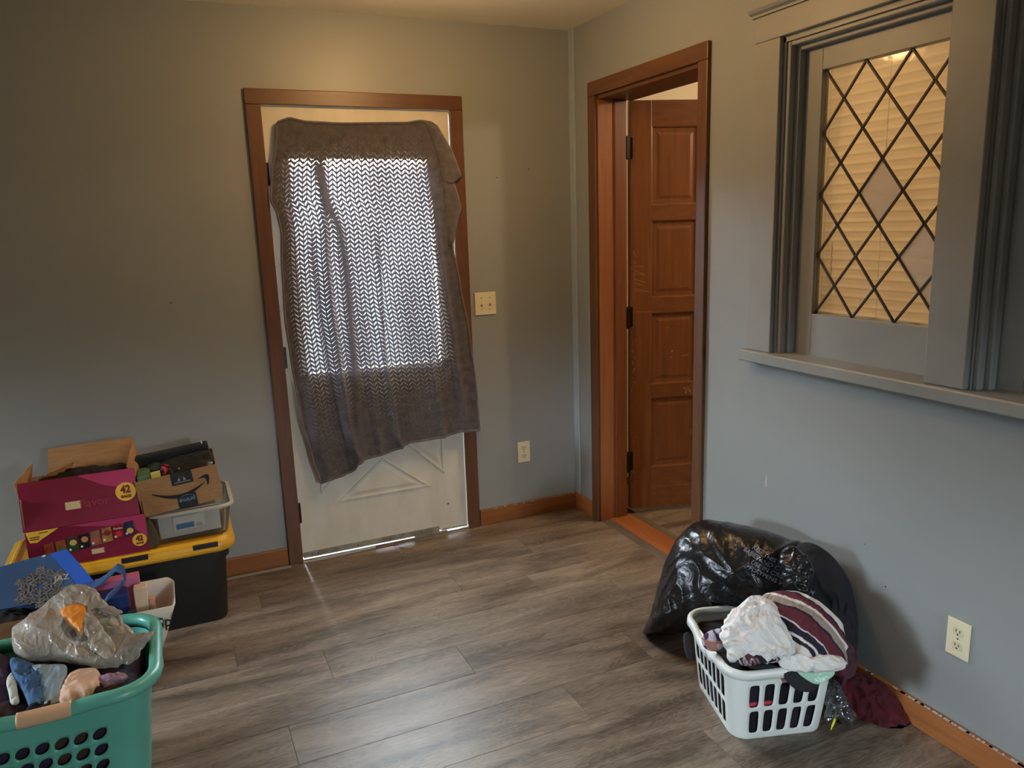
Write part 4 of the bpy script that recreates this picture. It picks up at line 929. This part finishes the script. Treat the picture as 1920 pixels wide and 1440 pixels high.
# =====================================================================
#                         BASKETS
# =====================================================================
def perf_wall(fn, scols, trows, hole):
    """surface fn(s,t)->point cut into cells; hole(i,j)->(fs,ft,power,shear) or None"""
    mb = MB(); M_ = 8
    for i in range(len(scols) - 1):
        for j in range(len(trows) - 1):
            s0, s1, t0, t1 = scols[i], scols[i + 1], trows[j], trows[j + 1]
            out = []
            for k in range(M_): out.append((s0 + (s1 - s0) * k / M_, t0))
            for k in range(M_): out.append((s1, t0 + (t1 - t0) * k / M_))
            for k in range(M_): out.append((s1 - (s1 - s0) * k / M_, t1))
            for k in range(M_): out.append((s0, t1 - (t1 - t0) * k / M_))
            h_ = hole(i, j); sc, tc_ = (s0 + s1) / 2, (t0 + t1) / 2; inn = []
            for (s, t) in out:
                dx, dy = (s - sc) / (s1 - s0) * 2, (t - tc_) / (t1 - t0) * 2; a = atan2(dy, dx)
                if h_:
                    fs_, ft_, pw, sh = h_; c, n_ = cos(a), sin(a); r = (abs(c / fs_) ** pw + abs(n_ / ft_) ** pw) ** (-1 / pw)
                    X_, Y_ = r * c, r * n_; inn.append((sc + (X_ + Y_ * sh) * (s1 - s0) / 2, tc_ + Y_ * (t1 - t0) / 2))
                else: inn.append((sc + (s - sc) * .5, tc_ + (t - tc_) * .5))
            K = len(out); mb.add([fn(*q) for q in out] + [fn(*q) for q in inn], [(k, (k + 1) % K, K + (k + 1) % K, K + k) for k in range(K)])
            if not h_: mb.add([fn(*q) for q in inn], [tuple(range(K))])
    return mb
def rr_at(s, w, d, r):     # s in 0..1 around, starts at middle of the front side going +x
    sw, sd, arc = w - 2 * r, d - 2 * r, pi / 2 * r; seg = [('f', sw / 2), ('c0', arc), ('r', sd), ('c1', arc), ('b', sw), ('c2', arc), ('l', sd), ('c3', arc), ('f2', sw / 2)]
    L = sum(x[1] for x in seg); u = (s % 1) * L
    for nme, l in seg:
        if u <= l or nme == 'f2': break
        u -= l
    q = u / max(l, 1e-9)
    if nme == 'f': return Vector((u, -d / 2, 0))
    if nme == 'f2': return Vector((-sw / 2 + u, -d / 2, 0))
    if nme == 'r': return Vector((w / 2, -sd / 2 + u, 0))
    if nme == 'b': return Vector((sw / 2 - u, d / 2, 0))
    if nme == 'l': return Vector((-w / 2, sd / 2 - u, 0))
    k = int(nme[1]); cx_, cy_ = ((sw / 2, -sd / 2), (sw / 2, sd / 2), (-sw / 2, sd / 2), (-sw / 2, -sd / 2))[k]; a = -pi / 2 + k * pi / 2 + q * pi / 2
    return Vector((cx_ + r * cos(a), cy_ + r * sin(a), 0))

# ---- teal laundry basket ----
TB = Vector((-2.42, -1.355, 0)); tw, td, tr_, tz = .492, .425, .09, .415; NC = 36
teal = mat('teal_plastic', srgb(88, 164, 144), .35, srgb(96, 172, 152), 5, bump=.04); 
tbk = thing('laundry_basket', 'teal plastic laundry basket with oval holes and a tan grip, front left', 'basket', TB)
trot = Matrix.Rotation(0, 3, 'Z')
def tfn(s, t):
    k = t / tz; w_ = tw * (.80 + .20 * k) ; d_ = td * (.80 + .20 * k); p = rr_at(s, w_, d_, tr_ * (.8 + .2 * k)); bul = .0
    return TB + trot @ p + Vector((0, 0, t))
sc = [i / NC for i in range(NC + 1)]; tr2 = [0, .03, .08, .13, .18, .23, .28, .33, .372, .408]
def thole(i, j):
    if j in (1, 2, 3, 4, 5, 6): return (.74, .70, 2.2, .35) if i % NC not in (3, 4, 5, 12, 13, 14, 21, 22, 23, 30, 31, 32) else None
    if j == 8 and i % NC in (0, 1, 34, 35, 17, 18): return (.96, .50, 6, 0)
    return None
w_ = perf_wall(tfn, sc, tr2, thole)
part('body', w_, teal, tbk, angle=50, weld=True, solid=.004)
part('bottom', MB().add([tfn(k / 48, .003) for k in range(48)], [tuple(range(48))]), teal, tbk)
lpz = []
for k in range(97):
    s = k / 96; dip = -.006 * exp(-((min(s, 1 - s)) / .05) ** 4)
    c0 = tfn(s, tz); c1 = TB; out = (tfn(s + .0001, tz) - tfn(s - .0001, tz)).normalized(); nrm = Vector((out.y, -out.x, 0))
    cr_ = []
    for (ox, oz_) in ((-.006, -.020), (-.004, .008), (.004, .015), (.018, .015), (.028, .008), (.031, -.002), (.029, -.014), (.026, -.014), (.025, -.002), (.014, .004), (.002, .0)): cr_.append(c0 + nrm * ox + Vector((0, 0, oz_ + dip)))
    lpz.append(cr_)
part('rim', MB().loft(lpz[:-1] + [lpz[0]]), teal, tbk, smooth=True)
gl = []
for k in range(-10, 11):
    s = k / 10 * .036; c0 = tfn(s % 1, tz); dip = -.006 * exp(-(abs(s) / .05) ** 4); out = (tfn(s + .0001, tz) - tfn(s - .0001, tz)).normalized(); nrm = Vector((out.y, -out.x, 0))
    gl.append([c0 + nrm * ox + Vector((0, 0, oz_ + dip + .002)) for (ox, oz_) in ((-.009, -.014), (-.007, .009), (.004, .018), (.018, .018), (.030, .010), (.0335, -.003), (.0315, -.013), (.02, -.015))])
part('grip', MB().loft(gl, True, True), mat('tan_rubber_grip', srgb(206, 166, 126), .5), tbk, smooth=True)
# laundry in it
PT = lambda x, y, z, n=(0, -.35, .94): onplane(x, y, (-2.42, -1.38, z), n)
def soft(name, px, z, n, hf, hb, m, label, cat, seed, amp=.010, scale=14, **kw):
    b = blob([PT(x, y, z, n) for x, y in px], n, hf, hb, amp=amp, scale=scale, seed=seed, **kw)
    c = sum(b.v, Vector()) / len(b.v); lo = min(v.z for v in b.v)
    return build(name, b, m, None, smooth=True, label=label, cat=cat, loc=(c.x, c.y, lo), col=b.cols or None)
def inside(v):
    return v
lin = [tfn(k / 20, .35) * 1 for k in range(20)]; cen = TB + Vector((0, 0, .375))
b = blob([cen + (q - cen) * .93 for q in lin], (0, 0, 1), .055, .28, amp=.016, scale=12, seed=21, p=4, colfn=lambda q: srgb(40, 30, 52) if noise.noise(q * 9) > -.1 else srgb(60, 44, 40))
build('laundry_heap', b, attr_mat('dark_laundry'), None, smooth=True, col=b.cols, label='dark jumbled laundry filling the teal basket under the top pieces', cat='laundry', loc=TB + Vector((0, 0, .09)))
n1 = Vector((0, -.45, .89))
purp = mat('deep_purple_cloth', srgb(44, 32, 58), .85, srgb(62, 40, 62), 14, bump=.5, bscale=90)
soft('purple_shirt', [(-60, 1235), (0, 1228), (30, 1245), (38, 1280), (30, 1320), (0, 1335), (-60, 1330)], .41, n1, .035, .03, purp, 'dark purple shirt at the left edge inside the teal basket', 'shirt', 22)
soft('white_sock', [(12, 1278), (22, 1262), (30, 1275), (34, 1300), (36, 1318), (22, 1322), (16, 1300)], .45, n1, .012, .01, mat('white_knit', srgb(204, 206, 196), .9, bump=.4), 'small white sock between the purple shirt and blue cloth', 'sock', 23, amp=.006, scale=40, nr=16, na=60)
soft('blue_cloth', [(20, 1236), (50, 1240), (80, 1256), (84, 1290), (86, 1330), (60, 1332), (40, 1295), (25, 1270)], .445, n1, .022, .02, mat('denim_blue_cloth', srgb(50, 86, 128), .85, srgb(74, 112, 150), 9, bump=.4), 'denim blue cloth inside the teal basket beside the pale blue piece', 'cloth', 24, scale=18)
soft('pale_blue_cloth', [(60, 1248), (95, 1246), (122, 1247), (126, 1262), (118, 1290), (112, 1326), (86, 1334), (76, 1290), (72, 1268)], .452, n1, .014, .02, mat('pale_blue_cloth', srgb(140, 166, 182), .7, srgb(156, 178, 190), 8, bump=.3), 'pale grey blue cloth folded flat in the teal basket', 'cloth', 25, amp=.005, scale=16)
soft('peach_shirt', [(122, 1275), (140, 1258), (165, 1254), (184, 1258), (192, 1285), (178, 1308), (150, 1320), (116, 1328), (110, 1306)], .450, n1, .022, .02, mat('peach_cotton', srgb(228, 184, 156), .8, srgb(236, 200, 172), 9, bump=.4), 'peach cotton shirt crumpled near the front rim of the teal basket', 'shirt', 26, amp=.008, scale=18)
soft('mauve_cloth', [(184, 1272), (205, 1264), (228, 1262), (240, 1268), (232, 1280), (210, 1290), (190, 1296), (182, 1284)], .450, n1, .014, .015, mat('mauve_satin', srgb(146, 110, 132), .45, srgb(166, 130, 148), 12, bump=.3), 'mauve satin cloth beside the peach shirt in the teal basket', 'cloth', 27, amp=.008, scale=26, nr=24, na=80)
soft('beige_strap', [(186, 1300), (210, 1290), (228, 1284), (232, 1292), (205, 1302), (188, 1306)], .444, n1, .010, .01, mat('beige_fabric', srgb(150, 136, 120), .85, bump=.4), 'beige strap tucked against the front rim of the teal basket', 'strap', 28, amp=.004, scale=40, nr=12, na=50)
# grocery bag
n2 = Vector((-.05, -.62, .78)).normalized()
PG = lambda x, y, z=.0: onplane(x, y, (-2.42, -1.30, .46), n2) + n2 * z
def gcol(q):
    return srgb(176, 166, 150)
gbm = MT('grey_grocery_film'); gb_b = gbm.b; gb_b.inputs['Base Color'].default_value = srgb(172, 160, 144); gb_b.inputs['Roughness'].default_value = .28; gb_b.inputs['Specular IOR Level'].default_value = .7
nn = gbm.n('ShaderNodeTexNoise'); nn.inputs['Scale'].default_value = 26; tcn = gbm.n('ShaderNodeTexCoord'); gbm.l(tcn.outputs['Object'], nn.inputs[0]); bnn = gbm.n('ShaderNodeBump'); bnn.inputs['Strength'].default_value = .7; bnn.inputs['Distance'].default_value = .010
nn.inputs['Distortion'].default_value = 1.5; gbm.l(nn.outputs[0], bnn.inputs['Height']); gbm.l(bnn.outputs[0], gb_b.inputs['Normal'])
trn = gbm.n('ShaderNodeBsdfTransparent'); trn.inputs[0].default_value = (.92, .90, .86, 1); mx = gbm.n('ShaderNodeMixShader'); atn = gbm.n('ShaderNodeAttribute'); atn.attribute_name = 'Col'; sep = gbm.n('ShaderNodeSeparateColor'); gbm.l(atn.outputs[0], sep.inputs[0])
gbm.l(sep.outputs[0], mx.inputs[0]); gbm.l(gb_b.outputs[0], mx.inputs[1]); gbm.l(trn.outputs[0], mx.inputs[2]); gbm.l(mx.outputs[0], gbm.out.inputs[0])
oc = PG(168, 1180); oc2 = PG(205, 1210)
gtr = lambda q: (.62, 0, 0, 1) if ((q - oc).length < .060 or (q - oc2).length < .045) else (.10, 0, 0, 1)
gt = thing('grocery_bag', 'crumpled translucent grey grocery bag on the laundry in the teal basket', 'plastic bag', PG(140, 1200, -.03))
b = blob([PG(*q) for q in ((20, 1205), (26, 1175), (60, 1150), (98, 1128), (128, 1108), (160, 1112), (186, 1128), (214, 1150), (240, 1178), (252, 1205), (240, 1240), (200, 1256), (150, 1248), (110, 1240), (60, 1238), (28, 1228))], n2, .058, .05, amp=.014, scale=9, seed=31, nr=70, na=240, colfn=gtr, edge=1.2)
part('body', b, gbm.m, gt, smooth=True, col=b.cols)
# knotted handles and loose film
def film(pxs, z, seed, amp=.006, sc_=22):
    P = [PG(x, y, z_) for (x, y), z_ in zip(pxs, z if isinstance(z, list) else [z] * len(pxs))]
    return blob(P, n2, .005, .003, amp=amp, scale=sc_, seed=seed, nr=30, na=110, colfn=lambda q: (.12, 0, 0, 1), edge=1.5)
for pxs, z, seed in (([(125, 1125), (150, 1112), (185, 1122), (205, 1150), (180, 1158), (158, 1146), (135, 1152)], .055, 41), ([(180, 1140), (205, 1146), (235, 1160), (222, 1166), (195, 1160)], .045, 42), ([(205, 1158), (222, 1156), (250, 1190), (254, 1204), (230, 1196), (212, 1176)], .030, 43), ([(200, 1200), (240, 1199), (294, 1197), (288, 1206), (272, 1224), (250, 1246), (215, 1252), (190, 1248), (188, 1220)], [.03, .03, .045, .045, .03, .01, .01, .02, .03], 44), ([(170, 1150), (182, 1165), (200, 1195), (222, 1225), (214, 1248), (190, 1240), (168, 1215), (166, 1180)], .058, 45), ([(100, 1195), (118, 1205), (140, 1215), (165, 1228), (180, 1246), (150, 1246), (118, 1232), (104, 1215)], .052, 46)):
    f_ = film(pxs, z, seed); part('handle' if seed in (41, 42) else 'loose_film', f_, gbm.m, gt, smooth=True, col=f_.cols)
orange = mat('orange_fabric', srgb(240, 140, 36), .6, srgb(250, 160, 50), 10, bump=.2)
b = blob([PG(x, y, .052) for x, y in ((122, 1160), (140, 1148), (165, 1150), (172, 1170), (168, 1190), (160, 1206), (150, 1196), (130, 1178))], n2, .014, .02, amp=.006, scale=24, seed=33, nr=20, na=80)
build('orange_cloth', b, orange, None, smooth=True, label='bright orange cloth poking out of the grey grocery bag', cat='cloth', loc=PG(150, 1180, .03))
b = blob([PG(x, y, .054) for x, y in ((131, 1197), (138, 1190), (150, 1196), (160, 1208), (162, 1216), (145, 1214))], n2, .006, .01, amp=.003, scale=30, seed=34, nr=10, na=50)
build('brown_wrapper', b, mat('dark_brown_wrapper', srgb(70, 44, 36), .6), None, smooth=True, label='dark brown wrapper below the orange cloth in the grocery bag', cat='wrapper', loc=PG(148, 1204, .05))

# ---- white laundry basket ----
wang = radians(-17); WR = Matrix.Rotation(wang, 3, 'Z'); Wu = WR @ Vector((1, 0, 0)); Wv = WR @ Vector((0, 1, 0))
ww, wd, wr, wzt = .345, .385, .06, .247
FLc = Vector((-.594, -2.034, 0))
WB = FLc + Wu * (ww / 2) + Wv * (wd / 2)
wpl = mat('white_basket_plastic', srgb(222, 226, 222), .32)
wbk = thing('laundry_basket', 'small white slotted laundry basket overflowing with clothes by the right wall', 'basket', WB)
def wfn(s, t):
    k = t / wzt; f = .86 + .14 * k ** .9; p = rr_at(s, ww * f, wd * f, wr * (.85 + .15 * k)); return WB + WR @ p + Vector((0, 0, t))
per = (ww - 2 * wr) * 2 + (wd - 2 * wr) * 2 + 2 * pi * wr; sf = (ww - 2 * wr) / per; ss = (wd - 2 * wr) / per; sa_ = pi / 2 * wr / per
cols_ = [0 + sf / 2 * 0]
bp = []
nF, nS = 5, 7
fx = sf * 1.12; fs0 = -fx / 2
for k in range(nF + 1): bp.append((fs0 + fx * k / nF, 'F' if k < nF else 'c'))
bp.append((sf / 2 + sa_ / 2, 'c'))
for k in range(nS + 1): bp.append((sf / 2 + sa_ + ss * k / nS, 'S' if k < nS else 'c'))
bp.append((sf / 2 + 1.5 * sa_ + ss, 'c'))
for k in range(nF + 1): bp.append((sf / 2 + 2 * sa_ + ss + sf * k / nF, 'F' if k < nF else 'c'))
bp.append((1.5 * sf + 2.5 * sa_ + ss, 'c'))
for k in range(nS + 1): bp.append((1.5 * sf + 3 * sa_ + ss + ss * k / nS, 'S' if k < nS else 'c'))
bp.append((1 - sf / 2 - sa_ / 2, 'c')); bp.append((1 + fs0, 'e'))
rows = [0, .022, .106, .117, .201, .247]
def whole(i, j):
    return ((.66 if bp[i][1] == 'F' else .78), .97, 5.5, .06) if bp[i][1] in 'FS' and j in (1, 3) else None
part('body', perf_wall(wfn, [b_[0] for b_ in bp], rows, whole), wpl, wbk, smooth=True, weld=True, solid=.0035)
part('bottom', MB().add([wfn(k / 48, .002) for k in range(48)], [tuple(range(48))]), wpl, wbk)
lpz = []
for k in range(120):
    s = k / 120; c0 = wfn(s, wzt); tg_ = (wfn(s + .0003, wzt) - wfn(s - .0003, wzt)).normalized(); nrm = Vector((tg_.y, -tg_.x, 0))
    sL = .5 * sf + 2 * sa_ + ss + sf + sa_ + ss / 2 - 0; sR = sf / 2 + sa_ + ss / 2; dz = 0
    for s0_ in (sL, sR): dz -= .022 * exp(-((s - s0_) / .055) ** 4)
    lpz.append([c0 + nrm * ox + Vector((0, 0, oz_ + dz)) for ox, oz_ in ((-.004, -.014), (-.002, .006), (.003, .009), (.012, .008), (.017, .003), (.019, -.016), (.016, -.016), (.014, .0), (.003, .001), (-.001, -.014))])
lpz.append(lpz[0]); part('rim', MB().loft(lpz), wpl, wbk, smooth=True)
# dark clothes pressed behind the slots
def cfn(s, t):
    f = .965; p = wfn(s, t); c = WB + Vector((0, 0, t)); q = c + (p - c) * f; return c + (q - c) * (1 + .02 * noise.noise(q * 30))
lo = []
for j in range(22): lo.append([cfn(k / 140, .008 + j * .0098) for k in range(140)])
top_c = WB + Vector((0, 0, .24)); last = lo[-1]
for q in (.8, .6, .4, .2): lo.append([top_c + (v - top_c) * q + Vector((0, 0, .02 * (1 - q) + .01 * crumple(v * 1.0, 20, 2))) for v in last])
mb = MB().loft(lo, True, True)
def ccol(v):
    l = WR.inverted() @ (v - WB)
    if l.y < -wd * .38 and .117 < v.z < .127 and -.12 < l.x < -.03: return srgb(222, 70, 96)
    return srgb(20, 20, 24) if noise.noise(v * 12) < .25 else srgb(34, 30, 44)
build('black_clothes', mb, attr_mat('black_cotton', .9), None, smooth=True, col=[ccol(v) for v in mb.v], label='black clothes with pink trim seen through the slots of the white basket', cat='clothes', loc=WB + Vector((0, 0, .008)))
# clothes on top
nW = Vector((-.42, -.62, .66)).normalized()
def PW(x, y, d=0, z=.30, base=(-.36, -1.98)): return onplane(x, y, (base[0], base[1], z), nW) + nW * d
def wrinkle(m, sc, dist, st=.8, dd=.010):
    t = m.node_tree; b = t.nodes['Principled BSDF']; tc_ = t.nodes.new('ShaderNodeTexCoord'); n = t.nodes.new('ShaderNodeTexNoise'); n.inputs['Scale'].default_value = sc; n.inputs['Distortion'].default_value = dist; n.inputs['Detail'].default_value = 2.5
    rp = t.nodes.new('ShaderNodeMath'); rp.operation = 'PINGPONG'; rp.inputs[1].default_value = .16
    bn = t.nodes.new('ShaderNodeBump'); bn.inputs['Strength'].default_value = st; bn.inputs['Distance'].default_value = dd * 4
    t.links.new(tc_.outputs['Object'], n.inputs[0]); t.links.new(n.outputs[0], rp.inputs[0]); t.links.new(rp.outputs[0], bn.inputs['Height']); t.links.new(bn.outputs[0], b.inputs['Normal']); return m
wht = wrinkle(mat('white_jersey', srgb(226, 224, 220), .8, srgb(214, 210, 206), 10), 9, 1.8)
def softw(name, px, d, hf, hb, m, label, cat, seed, amp=.01, scale=16, colfn=None, **kw):
    b = blob([PW(x, y, d) for x, y in px], nW, hf, hb, amp=amp, scale=scale, seed=seed, colfn=colfn, **kw)
    c = sum(b.v, Vector()) / len(b.v); lo_ = min(v.z for v in b.v)
    return build(name, b, m, None, smooth=True, label=label, cat=cat, loc=(c.x, c.y, lo_), col=b.cols or None)
# striped blouse: arcs around a centre low on the left
sc0 = PW(1395, 1335)
def stripe(q):
    d = (q - sc0); r = d.length + .010 * noise.noise(q * 14) + .003 * noise.noise(q * 50)
    u = (d.dot((PW(1600, 1335) - sc0).normalized())) 
    tab = [(.250, 'w'), (.262, 'n'), (.270, 'w'), (.292, 'n'), (.296, 'w'), (.330, 'm'), (.336, 'n'), (.356, 'g'), (.366, 'w'), (.385, 'm'), (.392, 'n'), (.430, 'w'), (.434, 'n'), (.60, 'w')]
    r *= 1.0
    for lim, c in tab:
        if r < lim: return {'w': srgb(214, 206, 202), 'n': srgb(30, 28, 44), 'm': srgb(92, 38, 48), 'g': srgb(150, 134, 124)}[c]
    return srgb(214, 206, 202)
ATT = wrinkle(attr_mat('striped_jersey', .8, .6, 60), 7, 1.6, .6)
softw('striped_blouse', [(1405, 1150), (1425, 1122), (1470, 1115), (1520, 1128), (1560, 1160), (1580, 1195), (1582, 1240), (1576, 1268), (1545, 1262), (1500, 1262), (1468, 1240), (1450, 1200), (1430, 1170)], .03, .085, .10, ATT, 'white blouse with maroon and navy stripes on top of the white basket', 'blouse', 51, amp=.012, scale=11, colfn=stripe, nr=90, na=300, edge=.8)
softw('white_shirt', [(1352, 1185), (1372, 1155), (1402, 1132), (1440, 1140), (1462, 1165), (1478, 1205), (1480, 1235), (1465, 1255), (1430, 1250), (1395, 1245), (1370, 1248), (1356, 1225), (1345, 1205)], .075, .055, .09, wht, 'crumpled white jersey shirt on the left of the clothes in the white basket', 'shirt', 52, amp=.016, scale=15, nr=80, na=260, edge=.8)
softw('white_shirt', [(1452, 1252), (1480, 1236), (1510, 1240), (1545, 1236), (1572, 1246), (1570, 1264), (1530, 1268), (1480, 1268)], .085, .020, .03, wht, 'white shirt hem hanging over the right front rim of the white basket', 'shirt', 53, amp=.010, scale=22, nr=36, na=160, edge=.8)
def cuffc(q):
    v = noise.noise(q * 26 + Vector((q.x * 80, 0, 0))); return srgb(34, 26, 36) if v > -.05 else (srgb(190, 180, 176) if v > -.2 else srgb(88, 44, 56))
softw('dark_striped_cuff', [(1376, 1246), (1395, 1232), (1425, 1222), (1452, 1222), (1468, 1234), (1450, 1248), (1420, 1254), (1390, 1258)], .088, .014, .02, ATT, 'dark cuff with pale stripes lying along the front rim of the white basket', 'cuff', 54, amp=.006, scale=26, colfn=cuffc, nr=26, na=110)
softw('plaid_cloth', [(1315, 1200), (1330, 1188), (1352, 1185), (1356, 1205), (1350, 1222), (1330, 1226), (1316, 1215)], .045, .014, .03, ATT, 'purple and tan patterned cloth at the left end of the white basket', 'cloth', 55, amp=.006, scale=24, colfn=lambda q: srgb(58, 36, 72) if noise.noise(q * 34) > .1 else (srgb(178, 172, 190) if noise.noise(q * 34 + Vector((4, 4, 4))) > 0 else srgb(150, 106, 92)), nr=20, na=80)
def tailc(q):
    r = (q - PW(1560, 1235)).length; return srgb(190, 182, 178) if (r > .094 and r < .100) or r < .045 else srgb(70, 40, 50)
softw('blouse_tail', [(1572, 1190), (1590, 1196), (1608, 1215), (1614, 1235), (1606, 1262), (1592, 1272), (1584, 1282), (1578, 1250), (1572, 1220)], -.03, .012, .012, ATT, 'maroon blouse tail with a pale edge hanging off the basket towards the wall', 'blouse', 56, amp=.005, scale=26, colfn=tailc, nr=24, na=110)
blk = mat('black_jersey', srgb(24, 24, 28), .85, bump=.4)
softw('black_leggings', [(1398, 1248), (1440, 1252), (1470, 1262), (1530, 1272), (1520, 1300), (1490, 1300), (1462, 1276), (1440, 1262), (1405, 1262)], .060, .012, .02, blk, 'black leggings hanging over the front of the white basket', 'leggings', 57, amp=.005, scale=22, nr=20, na=90)
softw('mint_bag', [(1488, 1266), (1520, 1266), (1553, 1264), (1552, 1276), (1526, 1290), (1505, 1282)], .072, .008, .01, mat('mint_film', srgb(160, 196, 176), .35, bump=.3), 'mint green plastic pouch at the right front corner of the white basket', 'pouch', 58, amp=.003, scale=26, nr=14, na=60)
softw('dark_sleeve', [(1282, 1190), (1292, 1185), (1296, 1205), (1298, 1235), (1290, 1236), (1283, 1215)], -.005, .012, .012, blk, 'dark sleeve hanging over the far left end of the white basket', 'sleeve', 59, amp=.004, scale=30, nr=12, na=50)

# ---- black refuse bag against the wall ----
nB = Vector((-.86, -.44, .25)).normalized()
def PK(x, y, d=0): return onplane(x, y, (-.27, -1.55, .25), nB) + nB * d
def bclip(v):
    q = WR.inverted() @ (v - WB)
    if abs(q.x) < ww / 2 + .03 and abs(q.y) < wd / 2 + .03 and v.z < .265: v.z = .265 + .1 * (v.z - .265) * .2
    if v.z < .0015: v.z = .0015
    if v.x > -.006 and v.z > .0: v.x = -.006
    if v.x > -.019 and v.z < .09: v.x = -.019
    return v
blackb = MT('black_refuse_film'); q_ = blackb.b; q_.inputs['Base Color'].default_value = (.010, .010, .011, 1); q_.inputs['Roughness'].default_value = .22; q_.inputs['Specular IOR Level'].default_value = .45
tcn = blackb.n('ShaderNodeTexCoord'); n_1 = blackb.n('ShaderNodeTexNoise'); n_1.inputs['Scale'].default_value = 22; n_1.inputs['Distortion'].default_value = 2.2; n_1.inputs['Detail'].default_value = 5
blackb.l(tcn.outputs['Object'], n_1.inputs[0]); bb_ = blackb.n('ShaderNodeBump'); bb_.inputs['Strength'].default_value = .5; bb_.inputs['Distance'].default_value = .006; blackb.l(n_1.outputs[0], bb_.inputs['Height']); blackb.l(bb_.outputs[0], q_.inputs['Normal'])
rb = thing('refuse_bag', 'large stuffed black plastic refuse bag against the right wall behind the white basket', 'plastic bag', (-.25, -1.5, 0))
out = [(1212, 1186), (1225, 1150), (1240, 1098), (1258, 1040), (1285, 995), (1318, 975), (1360, 978), (1400, 988), (1440, 998), (1480, 1012), (1500, 1018), (1500, 1060), (1498, 1120), (1480, 1160), (1440, 1180), (1380, 1190), (1330, 1184), (1280, 1186), (1240, 1189)]
b = blob([PK(x, y) for x, y in out], nB, .15, .16, amp=.016, scale=6.0, seed=61, nr=90, na=300, p=2.2, clip=bclip, edge=.4)
part('body', b, blackb.m, rb, smooth=True)
bagverts = b
nk = blob([PK(x, y, .16) for x, y in ((1496, 1022), (1520, 1018), (1540, 1036), (1552, 1075), (1540, 1115), (1516, 1126), (1500, 1090), (1492, 1050))], nB, .03, .06, amp=.02, scale=14, seed=63, nr=30, na=120, clip=bclip, edge=.6)
part('gathered_neck', nk, blackb.m, rb, smooth=True)
# warning print following the film
from mathutils.bvhtree import BVHTree
bvh = BVHTree.FromPolygons(b.v, b.f)
tm = MB(); O3 = onplane(1452, 1084, (-.4, -1.6, .4), nB)
lines = ['KEEP THIS BAG AWAY FROM', 'BABIES AND CHILDREN DO NOT', 'USE IN CRIBS BEDS OR', 'PLAYPENS WARNING']
du = (onplane(1500, 1108, (-.4, -1.6, .4), nB) - onplane(1390, 1035, (-.4, -1.6, .4), nB)).normalized(); dvv = nB.cross(du).normalized()
if dvv.z < 0: dvv = -dvv
for k, ln_ in enumerate(lines):
    g_ = txt(ln_, .020, O3 + dvv * (.030 - k * .020), du, dvv, nB, 0, .0002)
    bm = bmesh.new(); me = bpy.data.meshes.new('x'); me.from_pydata(g_.v, [], g_.f); bm.from_mesh(me); bmesh.ops.triangulate(bm, faces=bm.faces[:]); V_ = []
    for v in bm.verts:
        h_ = bvh.ray_cast(v.co + nB * .5, -nB); V_.append((h_[0] + nB * .0015) if h_[0] else v.co)
    bm.verts.index_update(); tm.add(V_, [tuple(v.index for v in f.verts) for f in bm.faces]); bm.free()
part('lettering', tm, mat('faint_grey_print', srgb(120, 126, 138), .5), rb, fixn=False)
dkb = mat('black_knit', srgb(20, 19, 24), .9, srgb(30, 28, 34), 20, bump=.4)
def PD(x, y, d=0): return onplane(x, y, (-.13, -1.80, .35), nB) + nB * d
b = blob([PD(x, y) for x, y in ((1490, 1025), (1520, 1018), (1555, 1040), (1585, 1080), (1602, 1130), (1606, 1180), (1600, 1240), (1560, 1260), (1520, 1200), (1500, 1120), (1485, 1070))], nB, .07, .10, amp=.026, scale=8, seed=64, nr=50, na=180, clip=bclip)
build('black_sweater', b, dkb, None, smooth=True, label='black knit sweater heaped between the refuse bag and the right wall', cat='sweater', loc=(-.12, -1.85, .1))
# maroon fleece on the floor
def PR(x, y): return onplane(x, y, (-.11, -2.05, .04), (-.35, -.6, .72))
def rclip(v):
    if v.z < .002: v.z = .002
    if v.x > -.018: v.x = -.018
    return v
mar = mat('maroon_fleece', srgb(84, 18, 30), .95, srgb(60, 12, 22), 40, bump=.5, bscale=200, bdist=.002)
b = blob([PR(x, y) for x, y in ((1565, 1270), (1600, 1262), (1640, 1275), (1672, 1300), (1700, 1330), (1712, 1362), (1690, 1386), (1655, 1384), (1620, 1362), (1590, 1345), (1562, 1335), (1552, 1300))], (-.35, -.6, .72), .055, .10, amp=.016, scale=14, seed=71, nr=50, na=180, clip=rclip, edge=.8)
build('maroon_fleece', b, mar, None, smooth=True, label='fluffy dark maroon fleece lying on the floor along the right baseboard', cat='fleece', loc=(-.11, -2.1, 0))
# clear bag corner and yellow tag
def PC(x, y, d=0): return onplane(x, y, (-.235, -2.10, .06), (-.2, -.75, .62)) + Vector((-.2, -.75, .62)) * d
cf = glass('smoky_clear_film', (.55, .56, .58, 1), .45, milky=.22, milk=srgb(110, 112, 118), bump=1.0, bscale=40, rough=.12)
b = blob([PC(x, y) for x, y in ((1552, 1268), (1568, 1275), (1585, 1310), (1602, 1338), (1604, 1352), (1594, 1362), (1576, 1350), (1552, 1350), (1548, 1310))], (-.2, -.75, .62), .03, .03, amp=.012, scale=24, seed=73, nr=30, na=110, edge=1.2, clip=lambda v: Vector((v.x, v.y, max(v.z, .002))))
build('clear_film_bag', b, cf, None, smooth=True, label='smoky clear plastic bag corner on the floor right of the white basket', cat='plastic bag', loc=(-.23, -2.1, 0))
pts = [PC(*q) for q in ((1562, 1315), (1563, 1330), (1560, 1340), (1555, 1352), (1552, 1360), (1558, 1350), (1564, 1334))]
build('yellow_tie', MB().tube([p + Vector((-.01, -.02, 0)) for p in pts], .0022, 6), mat('yellow_plastic_tie', srgb(220, 210, 60), .4), None, smooth=True, label='thin yellow tie hanging at the right corner of the white basket', cat='tie', loc=pts[0])
bpy.context.view_layer.update()
